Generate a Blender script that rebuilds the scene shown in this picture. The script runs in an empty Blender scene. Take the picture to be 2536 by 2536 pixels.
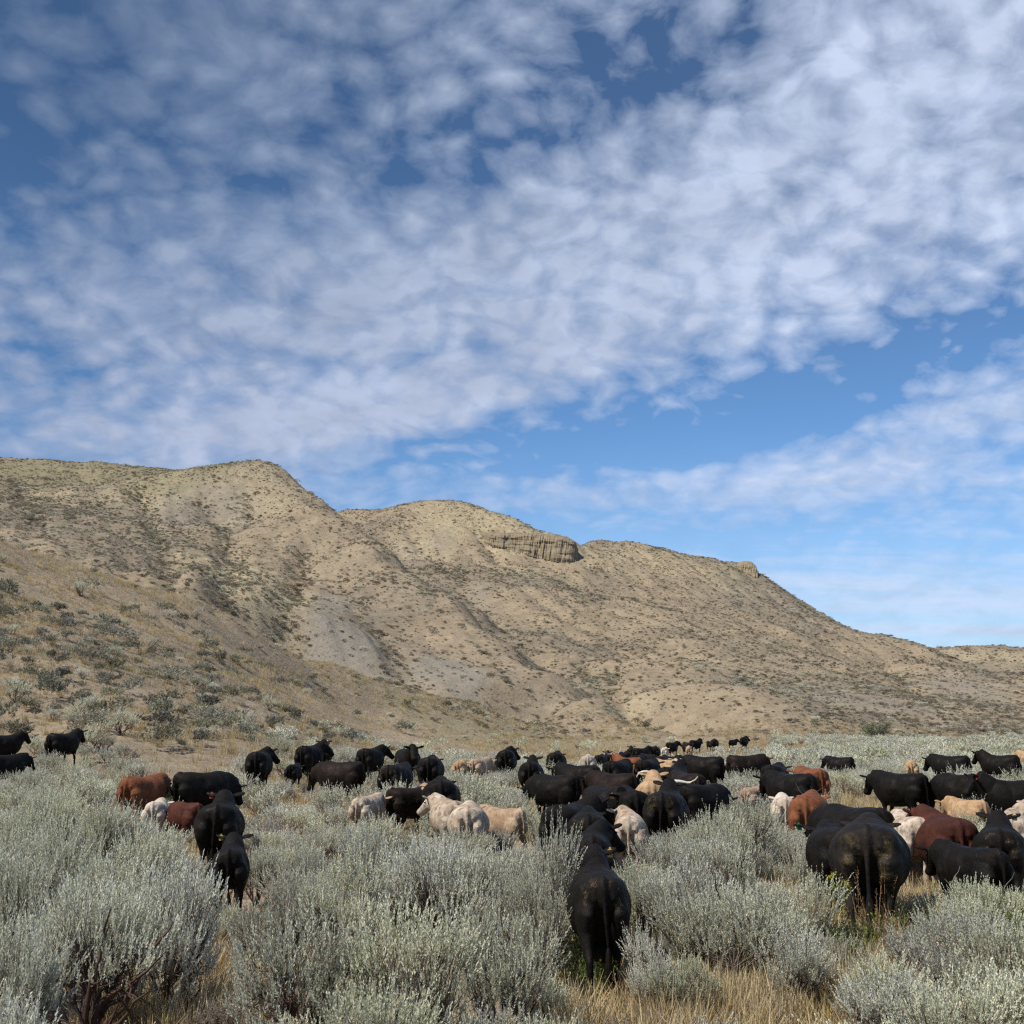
import bpy, math, random
import numpy as np
from mathutils import Vector, Matrix
R = math.radians
rng = np.random.default_rng(7)
random.seed(7)
sc = bpy.context.scene
COL = sc.collection

# ------------------------------------------------------------------ camera, sky, sun
F, CX, CY, HOR, CAMH = 2900.0, 1268.0, 1268.0, 1785.0, 2.65      # reference pixels (2536 wide)
PITCH = math.atan((HOR - CY) / F)
cam = bpy.data.cameras.new('camera')
cam.sensor_width = 36.0; cam.lens = 36.0 * F / 2536.0
cam.clip_start = 0.1; cam.clip_end = 20000.0
co = bpy.data.objects.new('camera', cam); COL.objects.link(co)
co.location = (0, 0, CAMH); co.rotation_euler = (math.pi / 2 + PITCH, 0, 0)
sc.camera = co

SUN_EL, SUN_AZ = R(53), R(-122)          # azimuth from +Y towards +X
sdir = Vector((math.cos(SUN_EL) * math.sin(SUN_AZ), math.cos(SUN_EL) * math.cos(SUN_AZ), math.sin(SUN_EL)))
sl = bpy.data.lights.new('sun', 'SUN'); sl.energy = 4.9; sl.angle = R(0.6); sl.color = (1.0, 0.93, 0.83)
so = bpy.data.objects.new('sun', sl); COL.objects.link(so)
so.rotation_euler = (-sdir).to_track_quat('-Z', 'Y').to_euler()

sc.view_settings.view_transform = 'Standard'; sc.view_settings.look = 'None'
sc.view_settings.exposure = 0.2; sc.view_settings.gamma = 1.0
sc.cycles.max_bounces = 5; sc.cycles.diffuse_bounces = 3; sc.cycles.glossy_bounces = 2
sc.cycles.transmission_bounces = 3; sc.cycles.transparent_max_bounces = 4
sc.cycles.use_denoising = False
sc.cycles.filter_width = 1.3


class NT:
    """small helper for node trees"""
    def __init__(s, tree): s.t = tree
    def n(s, typ, **kw):
        nd = s.t.nodes.new(typ)
        for k, v in kw.items(): setattr(nd, k, v)
        return nd
    def put(s, sock, v):
        if isinstance(v, bpy.types.NodeSocket): s.t.links.new(v, sock)
        elif v is not None:
            if isinstance(v, (tuple, list)) and sock.type == 'RGBA' and len(v) == 3: v = (*v, 1)
            sock.default_value = v
    def m(s, op, a, b=None, c=None, clamp=False):
        nd = s.n('ShaderNodeMath', operation=op, use_clamp=clamp)
        for i, v in enumerate((a, b, c)):
            if v is not None: s.put(nd.inputs[i], v)
        return nd.outputs[0]
    def vm(s, op, a, b=None):
        nd = s.n('ShaderNodeVectorMath', operation=op)
        s.put(nd.inputs[0], a)
        if b is not None: s.put(nd.inputs[1], b)
        return nd.outputs[0]
    def mix(s, f, a, b, mode='MIX'):
        nd = s.n('ShaderNodeMix', data_type='RGBA', blend_type=mode)
        s.put(nd.inputs[0], f); s.put(nd.inputs[6], a); s.put(nd.inputs[7], b)
        return nd.outputs[2]
    def noise(s, vec, scale, detail=4, rough=0.55, dist=0.0, dim='3D'):
        nd = s.n('ShaderNodeTexNoise', noise_dimensions=dim)
        s.put(nd.inputs['Vector'], vec); nd.inputs['Scale'].default_value = scale
        nd.inputs['Detail'].default_value = detail; nd.inputs['Roughness'].default_value = rough
        nd.inputs['Distortion'].default_value = dist
        return nd.outputs[0]
    def ramp(s, v, lo, hi, a=0.0, b=1.0, smooth=True):
        nd = s.n('ShaderNodeMapRange', interpolation_type='SMOOTHSTEP' if smooth else 'LINEAR')
        s.put(nd.inputs[0], v)
        for i, x in zip((1, 2, 3, 4), (lo, hi, a, b)): s.put(nd.inputs[i], x)
        return nd.outputs[0]


def pix_dir(px, py):
    u, v = (px - CX) / F, (CY - py) / F
    c, s_ = math.cos(PITCH), math.sin(PITCH)
    return np.array([u, c - v * s_, s_ + v * c])


def pix_pt(px, py, r):
    """world point on the ray of a reference pixel at depth y = r"""
    d = pix_dir(px, py)
    return d * (r / d[1]) + np.array([0, 0, CAMH])


world = bpy.data.worlds.new('World'); sc.world = world; world.use_nodes = True
wt = world.node_tree; wt.nodes.clear(); W = NT(wt)
sky = W.n('ShaderNodeTexSky', sky_type='NISHITA', sun_disc=False)
sky.sun_elevation = SUN_EL; sky.sun_rotation = SUN_AZ % (2 * math.pi)
sky.altitude = 800; sky.air_density = 1.0; sky.dust_density = 0.6; sky.ozone_density = 2.6
dirv = W.n('ShaderNodeTexCoord').outputs['Generated']
sep = W.n('ShaderNodeSeparateXYZ'); W.put(sep.inputs[0], dirv)
dx, dy, dz = sep.outputs
az = W.m('ARCTAN2', dx, dy); el = W.m('ARCSINE', dz)


def azel(px, py):
    d = pix_dir(px, py); d = d / np.linalg.norm(d)
    return math.atan2(d[0], d[1]), math.asin(d[2])


# cloud cover over the sky: patches of thicker and thinner altocumulus
cover = None
PATCH = [  # px, py, half-length, half-width, tilt (deg, rising right), weight
    (1900, 500, 950, 200, 14, 0.37), (2400, 640, 500, 120, 14, 0.16), (1000, 640, 650, 160, 12, 0.29),
    (350, 790, 560, 90, 4, 0.24), (500, 300, 750, 330, 0, 0.19), (1100, 100, 800, 130, 0, 0.19), (250, 600, 420, 100, 4, .05), (1500, 850, 560, 85, 15, 0.24), (950, 990, 480, 85, 14, 0.30),
    (480, 1090, 640, 90, 5, 0.42), (2420, 160, 380, 180, 40, 0.24), (1950, 150, 380, 150, 30, 0.18),
    (1500, 1090, 560, 55, 3, -0.45), (2330, 850, 300, 50, 12, -0.34), (1180, 390, 260, 80, 25, -0.24),
    (1480, 230, 180, 90, 0, -0.13), (1700, 320, 170, 50, 20, -0.12), (850, 340, 220, 90, 0, -0.08),
    (950, 920, 220, 35, 10, -0.2), (620, 735, 120, 40, 0, -0.16), (120, 420, 420, 260, 0, -0.06),
    (2200, 1110, 460, 80, 14, 0.30), (2450, 980, 260, 70, 12, 0.22), (2400, 1520, 520, 90, 0, 0.34), (2000, 1350, 800, 140, 0, .15), (1500, 1210, 500, 30, 0, .14),
    (1400, 1190, 600, 40, 2, 0.0), (120, 1100, 200, 60, 0, -0.1), (1650, 1330, 400, 40, 0, -0.15),
]
for (px, py, sa, sb, tl, w) in PATCH:
    if w == 0: continue
    a0, e0 = azel(px, py); ct, st = math.cos(R(tl)), math.sin(R(tl))
    da = W.m('SUBTRACT', az, a0); de = W.m('SUBTRACT', el, e0)
    p = W.m('MULTIPLY', W.m('ADD', W.m('MULTIPLY', da, ct), W.m('MULTIPLY', de, st)), F / sa)
    q = W.m('MULTIPLY', W.m('SUBTRACT', W.m('MULTIPLY', de, ct), W.m('MULTIPLY', da, st)), F / sb)
    d2 = W.m('ADD', W.m('MULTIPLY', p, p), W.m('MULTIPLY', q, q))
    g = W.m('MULTIPLY', W.m('EXPONENT', W.m('MULTIPLY', d2, -0.6)), w)
    cover = g if cover is None else W.m('ADD', cover, g)
# clouds lie in a flat deck: project the direction onto it
den = W.m('ADD', W.m('MAXIMUM', dz, 0.0), 0.40)
cmb = W.n('ShaderNodeCombineXYZ')
W.put(cmb.inputs[0], W.m('DIVIDE', dx, den)); W.put(cmb.inputs[1], W.m('DIVIDE', dy, den)); W.put(cmb.inputs[2], 3.7)
deck = cmb.outputs[0]
cm2 = W.n('ShaderNodeCombineXYZ'); d2n = W.m('ADD', W.m('MAXIMUM', dz, 0.0), 0.11)
W.put(cm2.inputs[0], W.m('DIVIDE', dx, d2n)); W.put(cm2.inputs[1], W.m('DIVIDE', dy, d2n)); W.put(cm2.inputs[2], 1.3)
lowdeck = cm2.outputs[0]
warp = W.n('ShaderNodeTexNoise'); W.put(warp.inputs['Vector'], deck); warp.inputs['Scale'].default_value = 9.0
warp.inputs['Detail'].default_value = 3
wv = W.vm('MULTIPLY', W.vm('SUBTRACT', warp.outputs['Color'], (0.5, 0.5, 0.5)), (0.07, 0.07, 0.07))
dk = W.vm('ADD', deck, wv)
n_big = W.noise(dk, 5.5, 4, 0.5)
puff = W.n('ShaderNodeTexVoronoi', feature='SMOOTH_F1'); W.put(puff.inputs['Vector'], dk)
puff.inputs['Scale'].default_value = 26.0; puff.inputs['Smoothness'].default_value = 0.6
puffv = W.m('SUBTRACT', 0.62, puff.outputs['Distance'])
n_mid = W.noise(dk, 21.0, 5, 0.55)
n_fine = W.noise(dk, 70.0, 5, 0.60)
strch = W.vm('MULTIPLY', lowdeck, (0.55, 2.6, 1.0))
n_str = W.noise(strch, 1.1, 6, 0.6, 0.4)
lowsky = W.ramp(el, R(3), R(17), 1.0, 0.0)
body = W.m('ADD', W.m('MULTIPLY', n_big, 0.42), W.m('ADD', W.m('MULTIPLY', n_mid, 0.66), W.m('MULTIPLY', puffv, 0.74)))
body = W.m('ADD', body, W.m('MULTIPLY', n_fine, 0.34))
strk = W.m('ADD', W.m('MULTIPLY', n_str, 1.45), W.m('MULTIPLY', n_mid, 0.22))
fld = W.m('ADD', W.m('MULTIPLY', body, W.m('SUBTRACT', 1.0, lowsky)), W.m('MULTIPLY', strk, lowsky))
dens = W.ramp(W.m('ADD', fld, cover), 0.77, 1.50, 0.0, 1.0, smooth=False)
dens = W.m('POWER', dens, 0.85)
dens = W.m('MULTIPLY', dens, W.m('SUBTRACT', 0.94, W.m('MULTIPLY', W.ramp(az, R(0), R(-22)), W.ramp(el, R(14), R(30), 0.0, 0.34))))
# thin veil over the whole sky near the horizon
veil = W.ramp(el, R(1), R(15), 0.42, 0.04)
dens = W.m('MAXIMUM', dens, veil)
azr = W.ramp(az, R(-24), R(20), 0.0, 1.0)
cc1 = W.mix(W.ramp(el, R(10), R(30)), (0.40, 0.455, 0.60), (0.235, 0.30, 0.42))
ccol = W.mix(azr, cc1, (0.52, 0.60, 0.77))
shade = W.ramp(W.m('ADD', W.m('MULTIPLY', n_mid, .5), W.m('MULTIPLY', n_big, .5)), 0.35, 0.65, 0.88, 1.08)
ccol = W.mix(1.0, ccol, shade, 'MULTIPLY')
skyc = W.mix(1.0, sky.outputs[0], (0.070, 0.104, 0.130), 'MULTIPLY')
deep = W.ramp(el, R(6), R(32), 1.0, 0.62)
skyc = W.mix(1.0, skyc, W.m('MULTIPLY', deep, W.ramp(az, R(-26), R(8), .80, 1.0)), 'MULTIPLY')
fin = W.mix(dens, skyc, ccol)
bg = W.n('ShaderNodeBackground'); W.put(bg.inputs[0], fin); bg.inputs[1].default_value = 1.0
wo = W.n('ShaderNodeOutputWorld'); wt.links.new(bg.outputs[0], wo.inputs[0])


# ------------------------------------------------------------------ helpers
def tag(o, label=None, cat=None, group=None, kind=None):
    if label: o['label'] = label
    if cat: o['category'] = cat
    if group: o['group'] = group
    if kind: o['kind'] = kind
    return o


def mesh_np(name, V, Fq, mat=None, smooth=False, attrs=None):
    """mesh from numpy: V (n,3); Fq (m,4) quads or (m,3) triangles"""
    V = np.asarray(V, np.float32); Fq = np.asarray(Fq, np.int32)
    me = bpy.data.meshes.new(name); k = Fq.shape[1]
    me.vertices.add(len(V)); me.vertices.foreach_set('co', V.ravel())
    me.loops.add(Fq.size); me.loops.foreach_set('vertex_index', Fq.ravel())
    me.polygons.add(len(Fq)); me.polygons.foreach_set('loop_start', np.arange(0, Fq.size, k, dtype=np.int32))
    me.polygons.foreach_set('use_smooth', np.full(len(Fq), smooth))
    for nm, a in (attrs or {}).items():
        a = np.asarray(a, np.float32)
        if a.ndim == 1: me.attributes.new(nm, 'FLOAT', 'POINT').data.foreach_set('value', a)
        else:
            c = np.ones((len(V), 4), np.float32); c[:, :a.shape[1]] = a
            me.attributes.new(nm, 'FLOAT_COLOR', 'POINT').data.foreach_set('color', c.ravel())
    me.update(calc_edges=True)
    if mat: me.materials.append(mat)
    return me


def link(name, me, parent=None, loc=(0, 0, 0)):
    o = bpy.data.objects.new(name, me); COL.objects.link(o); o.location = loc
    if parent: o.parent = parent
    return o


# value noise (numpy)
def _hash(ix, iy, seed):
    h = (ix.astype(np.int64) * 374761393 + iy.astype(np.int64) * 668265263 + seed * 1442695041) & 0x7fffffff
    h = ((h ^ (h >> 13)) * 1274126177) & 0x7fffffff
    return ((h ^ (h >> 16)) & 0xffff) / 65535.0


def vnoise(x, y, seed=0):
    ix, iy = np.floor(x), np.floor(y); fx, fy = x - ix, y - iy
    fx = fx * fx * (3 - 2 * fx); fy = fy * fy * (3 - 2 * fy)
    a, b = _hash(ix, iy, seed), _hash(ix + 1, iy, seed); c, d = _hash(ix, iy + 1, seed), _hash(ix + 1, iy + 1, seed)
    return (a * (1 - fx) + b * fx) * (1 - fy) + (c * (1 - fx) + d * fx) * fy


def fbm(x, y, seed=0, oct=4, gain=0.5):
    s, a, t = 0.0, 1.0, 0.0
    for i in range(oct):
        s = s + a * vnoise(x * 2 ** i + 13.7 * i, y * 2 ** i - 7.1 * i, seed + i); t += a; a *= gain
    return s / t


# ------------------------------------------------------------------ the herd (reference pixels); used for ground too
# x, top of back, distance, height, heading (0 away, + right), coat, pose, build, label, extras
HERD = [
 (8, 1822, 48, 1.38, 92, 'black', 'up', 'cow', 'black cow looking right, cut off by the picture edge above its neighbour', {}),
 (12, 1860, 40, 1.35, 84, 'black', 'level', 'cow', 'black cow cut off by the picture edge with its head low to the right', {}),
 (158, 1815, 47, 1.40, 62, 'black', 'up', 'cow', 'black cow standing alone in side view on dry grass below the shrubby slope', {}),
 (358, 1920, 28.6, 1.30, 48, 'rust', 'level', 'cow', 'rust red cow whose head is hidden behind a black cow', {}),
 (505, 1912, 29.5, 1.36, 86, 'black', 'low', 'cow', 'long black cow walking right with lowered head beside the rust red cow', {}),
 (390, 1968, 26, 0.97, 10, 'white', 'level', 'calf', 'white calf rump between the rust red cow and the dark red calf', {}),
 (462, 1980, 25.5, 1.0, -42, 'darkred', 'low', 'calf', 'dark red calf half sunk in sagebrush next to the white calf', {}),
 (642, 1855, 36, 1.36, 8, 'black', 'right', 'cow', 'black cow seen from behind with one ear out right, above the long black cow', {}),
 (545, 1996, 21.5, 1.35, 6, 'black', 'up', 'cow', 'black cow walking away with raised ears and red tag, ahead of a calf', {'tag': 'red'}),
 (572, 2090, 16.4, 1.0, 4, 'black', 'up', 'calf', 'small black calf deep in sagebrush following the cow with the red tag', {'tag': 'yellow'}),
 (768, 1838, 42, 1.38, 34, 'black', 'right', 'cow', 'black cow with ear pointing right, standing before another pair of ears', {}),
 (800, 1843, 48, 1.34, 2, 'black', 'up', 'cow', 'black cow mostly hidden, only its back and ears above a larger black cow', {}),
 (728, 1884, 38, 0.86, 15, 'black', 'level', 'calf', 'small black calf with arched tail beside the white sage and a standing black cow', {}),
 (842, 1892, 34, 1.34, -80, 'brownblack', 'low', 'cow', 'brownish black cow in side view facing left with a green ear tag', {'tag': 'green'}),
 (918, 1857, 42, 1.34, 24, 'black', 'right', 'cow', 'black cow behind a tall sage sprig with ears raised, between two groups', {}),
 (1010, 1856, 41, 1.38, 168, 'black', 'up', 'cow', 'black cow facing the camera over the backs of other black cows', {}),
 (1066, 1868, 37, 1.34, 6, 'black', 'level', 'cow', 'black cow rump right of the cow that faces the camera', {}),
 (982, 1885, 33, 1.35, 20, 'black', 'level', 'cow', 'black cow rump with a brown smear, in front of the camera facing cow', {'dung': 1}),
 (1018, 1940, 27.2, 1.15, 70, 'brownblack', 'low', 'cow', 'brown black young cow squeezed between sagebrush and a tan calf', {}),
 (1050, 1950, 27.8, 1.12, 2, 'tan', 'level', 'calf', 'tan calf of which only the left side shows beside a round black rump', {}),
 (1092, 1932, 26.6, 1.36, 0, 'black', 'level', 'cow', 'round black cow rump directly behind the pair of cream cows', {}),
 (1112, 1982, 23, 1.12, -14, 'cream', 'left', 'cow', 'cream cow with brown ear turned left, behind another cream rump', {}),
 (1160, 1997, 21.2, 1.12, 2, 'cream', 'level', 'cow', 'cream cow seen squarely from behind with hanging tail, centre of the three pale cows', {}),
 (1245, 2000, 22.6, 0.98, -62, 'fawn', 'level', 'calf', 'fawn calf in side view facing left with its tail to the open sagebrush', {}),
 (912, 1963, 26, 1.05, 34, 'cream', 'level', 'calf', 'cream calf alone in sagebrush with a dark ear on the right', {}),
 (1140, 1884, 42, 0.98, 10, 'tan', 'level', 'calf', 'small tan calf rump far off beside a grey fawn calf', {}),
 (1190, 1877, 43, 1.08, 40, 'fawn', 'level', 'calf', 'grey fawn calf far off between a tan calf and a black rump', {}),
 (1222, 1876, 46, 1.0, 60, 'white', 'level', 'calf', 'white calf peeping out left of a lone black rump on the grass', {}),
 (1253, 1847, 45, 1.38, 2, 'black', 'right', 'cow', 'lone black cow rump standing highest against the dry valley grass', {}),
 (1315, 1880, 36, 1.32, 4, 'black', 'up', 'cow', 'black cow walking away with two ears showing above a narrow back', {}),
 (1377, 1863, 50, 1.36, 6, 'black', 'level', 'cow', 'black cow with sloping back behind the cow with the red tag', {}),
 (1432, 1893, 33, 1.34, -62, 'black', 'level', 'cow', 'black cow facing left with a red ear tag, behind tall sage spikes', {'tag': 'red'}),
 (1372, 1922, 29.5, 1.28, -75, 'black', 'low', 'cow', 'black cow low among sage spikes in front of the red tagged cow', {}),
 (1456, 1865, 55, 1.30, 0, 'grey', 'level', 'cow', 'dusty grey white cow rump walking in the dust behind the crowd', {}),
 (1486, 1869, 70, 1.34, 10, 'black', 'level', 'cow', 'far black cow first in the crowd after the dusty grey cow', {}),
 (1508, 1867, 74, 1.34, -5, 'black', 'up', 'cow', 'far black cow above the left tip of the white horns', {}),
 (1530, 1863, 78, 1.34, 20, 'black', 'level', 'cow', 'far black cow just above the pair of white horns', {}),
 (1552, 1860, 80, 1.34, 0, 'black', 'level', 'cow', 'far round black rump right above the white horns', {}),
 (1563, 1858, 92, 1.34, 0, 'black', 'up', 'cow', 'far black cow at the crowd edge, half hidden by a round rump', {}),
 (1588, 1854, 90, 1.36, 70, 'black', 'up', 'cow', 'far black cow turned right with raised head at the back of the crowd', {}),
 (1606, 1866, 66, 1.34, -40, 'black', 'level', 'cow', 'black cow in the crowd with a bush sprig before its flank', {}),
 (1580, 1871, 62, 1.34, 30, 'black', 'level', 'cow', 'black cow in the middle of the distant crowd behind the red backed longhorn', {}),
 (1556, 1884, 50, 1.24, -75, 'rust', 'up', 'cow', 'red backed longhorn cow with wide white horns in the crowd', {'horns': 'long'}),
 (1640, 1872, 56, 1.34, 10, 'black', 'level', 'cow', 'black cow behind the tan calf in the distant crowd', {}),
 (1668, 1870, 54, 1.34, 35, 'black', 'level', 'cow', 'black cow between the tan calf and the white faced cow', {}),
 (1622, 1846, 92, 1.38, 4, 'black', 'level', 'cow', 'far black rump next to the small white calf at the crowd edge', {}),
 (1646, 1846, 95, 1.15, 10, 'white', 'level', 'calf', 'small far white calf between two black cows', {}),
 (1664, 1838, 104, 1.34, 45, 'black', 'right', 'cow', 'far black cow with raised ear right of the small white calf', {}),
 (1702, 1841, 102, 1.34, -20, 'brownblack', 'level', 'cow', 'far dark brown cow behind a fawn calf on the pale grass', {}),
 (1706, 1848, 96, 1.1, 0, 'fawn', 'level', 'calf', 'far fawn and brown calf in front of a dark brown cow', {}),
 (1722, 1834, 112, 1.36, 50, 'black', 'up', 'cow', 'far black cow with its head raised right, behind the fawn calf', {}),
 (1758, 1836, 118, 1.05, -30, 'black', 'level', 'calf', 'far small black calf tucked left of a round black rump', {}),
 (1769, 1829, 112, 1.38, 0, 'black', 'level', 'cow', 'far round black rump with a calf at its left side', {}),
 (1815, 1833, 122, 1.1, 40, 'black', 'right', 'calf', 'far small black calf alone on the grass with raised head', {}),
 (1842, 1825, 118, 1.40, 4, 'black', 'right', 'cow', 'farthest black cow standing alone at the edge of the sagebrush', {}),
 (1530, 1886, 40, 1.34, 24, 'black', 'level', 'cow', 'black cow right below the white horns of the longhorn', {}),
 (1604, 1882, 41, 1.34, 18, 'black', 'level', 'cow', 'black cow back between the longhorn and the tan calf', {}),
 (1645, 1878, 45, 1.22, -52, 'tan', 'level', 'calf', 'tan calf standing in the thick of the black crowd', {}),
 (1688, 1868, 48, 1.32, -165, 'baldy', 'level', 'cow', 'black cow with a white face looking back toward the camera', {}),
 (1745, 1874, 42, 1.36, -80, 'black', 'level', 'cow', 'long black cow in side view right of the white faced cow', {}),
 (1846, 1866, 44, 1.36, 86, 'brownblack', 'level', 'cow', 'brown black cow in side view with its head reaching right over the sagebrush', {}),
 (1664, 1898, 34, 1.32, 20, 'black', 'up', 'cow', 'black cow with raised ears just beyond the horned tan cow', {}),
 (1520, 1914, 29, 1.32, -66, 'brownblack', 'level', 'cow', 'brown black cow in side view left of the horned tan cow', {}),
 (1618, 1922, 26.5, 1.34, 0, 'tan', 'up', 'cow', 'tan cow walking away with a curved pale horn on the left of its head', {'horns': 'short'}),
 (1700, 1914, 29, 1.32, -22, 'brownblack', 'level', 'cow', 'brown black cow rump right beside the horned tan cow', {}),
 (1742, 1946, 26.5, 1.22, 58, 'black', 'low', 'cow', 'black cow half covered by a grey green bush, right of the horned tan cow', {}),
 (1500, 1940, 24.5, 1.32, 158, 'black', 'level', 'cow', 'black cow facing back with a pale orange ear tag amid the herd', {'tag': 'orange'}),
 (1562, 1948, 24.0, 1.30, -10, 'black', 'level', 'cow', 'black cow flank between the orange tagged cow and the horned tan cow', {}),
 (1648, 1964, 21.7, 1.36, 6, 'black', 'up', 'cow', 'large black cow with pale horn and muddy rump before the tan cow', {'horns': 'right', 'dung': 1}),
 (1560, 2022, 19.2, 1.12, 3, 'cream', 'left', 'calf', 'cream calf with its head turned left and a yellow ear tag', {'tag': 'yellow'}),
 (1412, 1984, 19.3, 1.30, 24, 'black', 'right', 'cow', 'black cow with legs showing, left of the muddy rumped black cow', {}),
 (1456, 2004, 18.4, 1.24, 0, 'black', 'level', 'cow', 'black cow with pale mud flecks on both sides of its tail', {'dung': 1}),
 (1466, 2058, 16.0, 1.15, 0, 'black', 'right', 'calf', 'shiny black young cow rump between the cream calf and the nearest cow', {}),
 (1436, 2172, 13.5, 0.95, -34, 'black', 'left', 'calf', 'black calf nosing into sagebrush left of the nearest cow', {}),
 (1482, 2146, 12.1, 1.20, -4, 'black', 'up', 'cow', 'nearest black cow stepping down the trail with mud flecks on its rump', {'dung': 1, 'tag': 'yellow', 'walk': 1}),
 (1958, 1922, 28, 1.34, -62, 'black', 'level', 'cow', 'black cow facing left with a yellow ear tag, behind the white calf', {'tag': 'yellow'}),
 (1918, 1893, 36, 1.34, 12, 'black', 'level', 'cow', 'black cow half hidden by bare twigs left of the russet cow', {}),
 (2006, 1896, 33, 1.32, -24, 'rust', 'level', 'cow', 'russet cow with raised tail head far behind the twiggy bush', {}),
 (1940, 1968, 25, 1.06, -4, 'white', 'level', 'calf', 'white calf with a long pale tail left of the bright red cow', {}),
 (2003, 1962, 22, 1.34, 5, 'rust', 'level', 'cow', 'bright red cow rump standing between the white calf and a black cow', {}),
 (2108, 1988, 18.7, 1.34, -58, 'black', 'low', 'cow', 'black cow with green ear tag facing left behind the biggest muddy rump', {'tag': 'green'}),
 (2062, 2052, 16.2, 1.18, -8, 'black', 'level', 'cow', 'black cow squeezed against the left flank of the biggest muddy rump', {}),
 (2148, 2026, 14.4, 1.40, 2, 'black', 'level', 'cow', 'biggest black cow with a wide mud caked rump, right of the sage thicket', {'dung': 2}),
 (2248, 2010, 18.2, 1.24, -14, 'cream', 'level', 'cow', 'cream cow between the biggest muddy rump and the dark red cow', {}),
 (2342, 2024, 17.4, 1.28, -15, 'darkred', 'left', 'cow', 'dark red cow with its ears out left, above the black calf', {}),
 (2402, 2094, 15.0, 1.02, -56, 'black', 'level', 'calf', 'black calf with a brown ear in side view before the dark red cow', {}),
 (2474, 2050, 16.4, 1.20, 0, 'black', 'up', 'cow', 'black cow with a cream coloured tag in its right ear and mud flecks', {'tag': 'cream', 'dung': 1}),
 (2502, 2006, 18.8, 1.25, 2, 'cream', 'level', 'cow', 'cream cow rump behind the cow with the cream coloured tag', {}),
 (2552, 1984, 21.5, 1.28, 4, 'cream', 'level', 'cow', 'cream cow cut off by the picture edge behind another cream rump', {}),
 (2228, 1913, 29, 1.32, -72, 'black', 'level', 'cow', 'black cow facing left above a frosty sage sprig', {}),
 (2376, 1913, 28, 1.34, -68, 'black', 'low', 'cow', 'black cow with lowered head directly above the tan calf lying low', {}),
 (2392, 1960, 25, 0.98, -58, 'tan', 'level', 'calf', 'tan calf sunk in sagebrush below a black cow', {}),
 (2510, 1928, 26, 1.32, -115, 'black', 'up', 'cow', 'black cow turned to the camera with an orange red ear tag', {'tag': 'red'}),
 (2352, 1864, 43, 1.34, -84, 'black', 'level', 'cow', 'black cow in side view leading a second one left through far sagebrush', {}),
 (2475, 1867, 43, 1.34, -84, 'black', 'up', 'cow', 'black cow with a dark green tag following close behind another in side view', {'tag': 'green'}),
 (2256, 1884, 45, 1.08, 0, 'tan', 'level', 'calf', 'small tan calf rump alone in the far sagebrush', {}),
 (2080, 1876, 52, 1.22, -80, 'black', 'level', 'cow', 'black cow of which only a thin strip of back shows above sagebrush', {}),
 (2534, 1858, 60, 1.20, -30, 'tan', 'level', 'calf', 'orange tan calf at the picture edge beyond the green tagged cow', {}),
 (1863, 1934, 29, 0.98, 30, 'fawn', 'low', 'calf', 'fawn calf buried in sagebrush left of the yellow tagged cow', {}),
]
cowpts = []
for c in HERD:
    x, top, d, h = c[0], c[1], c[2], c[3]
    P = pix_pt(x, top, d)
    cowpts.append((P[0], P[1], P[2] - h))
cowpts = np.array(cowpts)

# ------------------------------------------------------------------ terrain
def densify(pl, step=14.0):
    out = []
    for (a, b) in zip(pl[:-1], pl[1:]):
        A, B = pix_pt(*a), pix_pt(*b)
        n = max(1, int(np.linalg.norm((B - A)[:2]) / step))
        for i in range(n): out.append(A + (B - A) * i / n)
    out.append(pix_pt(*pl[-1]))
    return out


ctrl = []
def crest(pl, back=((1.10, -3.5), (1.22, -5.0)), step=14.0):
    for P in densify(pl, step):
        ctrl.append(P)
        for (k, dzz) in back: ctrl.append(np.array([P[0] * k, P[1] * k, P[2] + dzz]))


# ridge of the two main hills
crest([(-500, 1130, 400), (-200, 1132, 395), (0, 1140, 390), (120, 1142, 388), (300, 1155, 385), (420, 1168, 375), (500, 1172, 362), (560, 1168, 350),
       (620, 1159, 342), (670, 1158, 338), (705, 1163, 334), (750, 1202, 325), (800, 1243, 312), (840, 1268, 302)],
      back=((1.10, -3.0), (1.25, -4.0), (1.6, -2.0)))
crest([(850, 1266, 425), (950, 1260, 430), (1000, 1248, 432), (1050, 1241, 430), (1120, 1243, 425), (1200, 1262, 415), (1300, 1294, 398),
       (1390, 1322, 385), (1414, 1336, 382)], back=((1.08, -3.0), (1.25, -4.0), (1.6, -2.0)))
crest([(1430, 1352, 415), (1462, 1339, 425), (1500, 1343, 430), (1560, 1357, 430), (1620, 1350, 425), (1700, 1374, 425), (1790, 1389, 420), (1850, 1394, 415),
       (1880, 1408, 408), (1940, 1450, 396), (2040, 1519, 380), (2150, 1568, 370), (2250, 1597, 362), (2330, 1616, 352), (2440, 1662, 325), (2536, 1702, 300), (2750, 1770, 260)],
      back=((1.10, -5.0), (1.25, -12.0)))
# spur running down from the left hill
crest([(860, 1284, 296), (1000, 1384, 262), (1150, 1512, 228), (1300, 1640, 197), (1420, 1705, 184), (1530, 1752, 172), (1650, 1806, 158)],
      back=((1.08, -4.5),), step=10)
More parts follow.
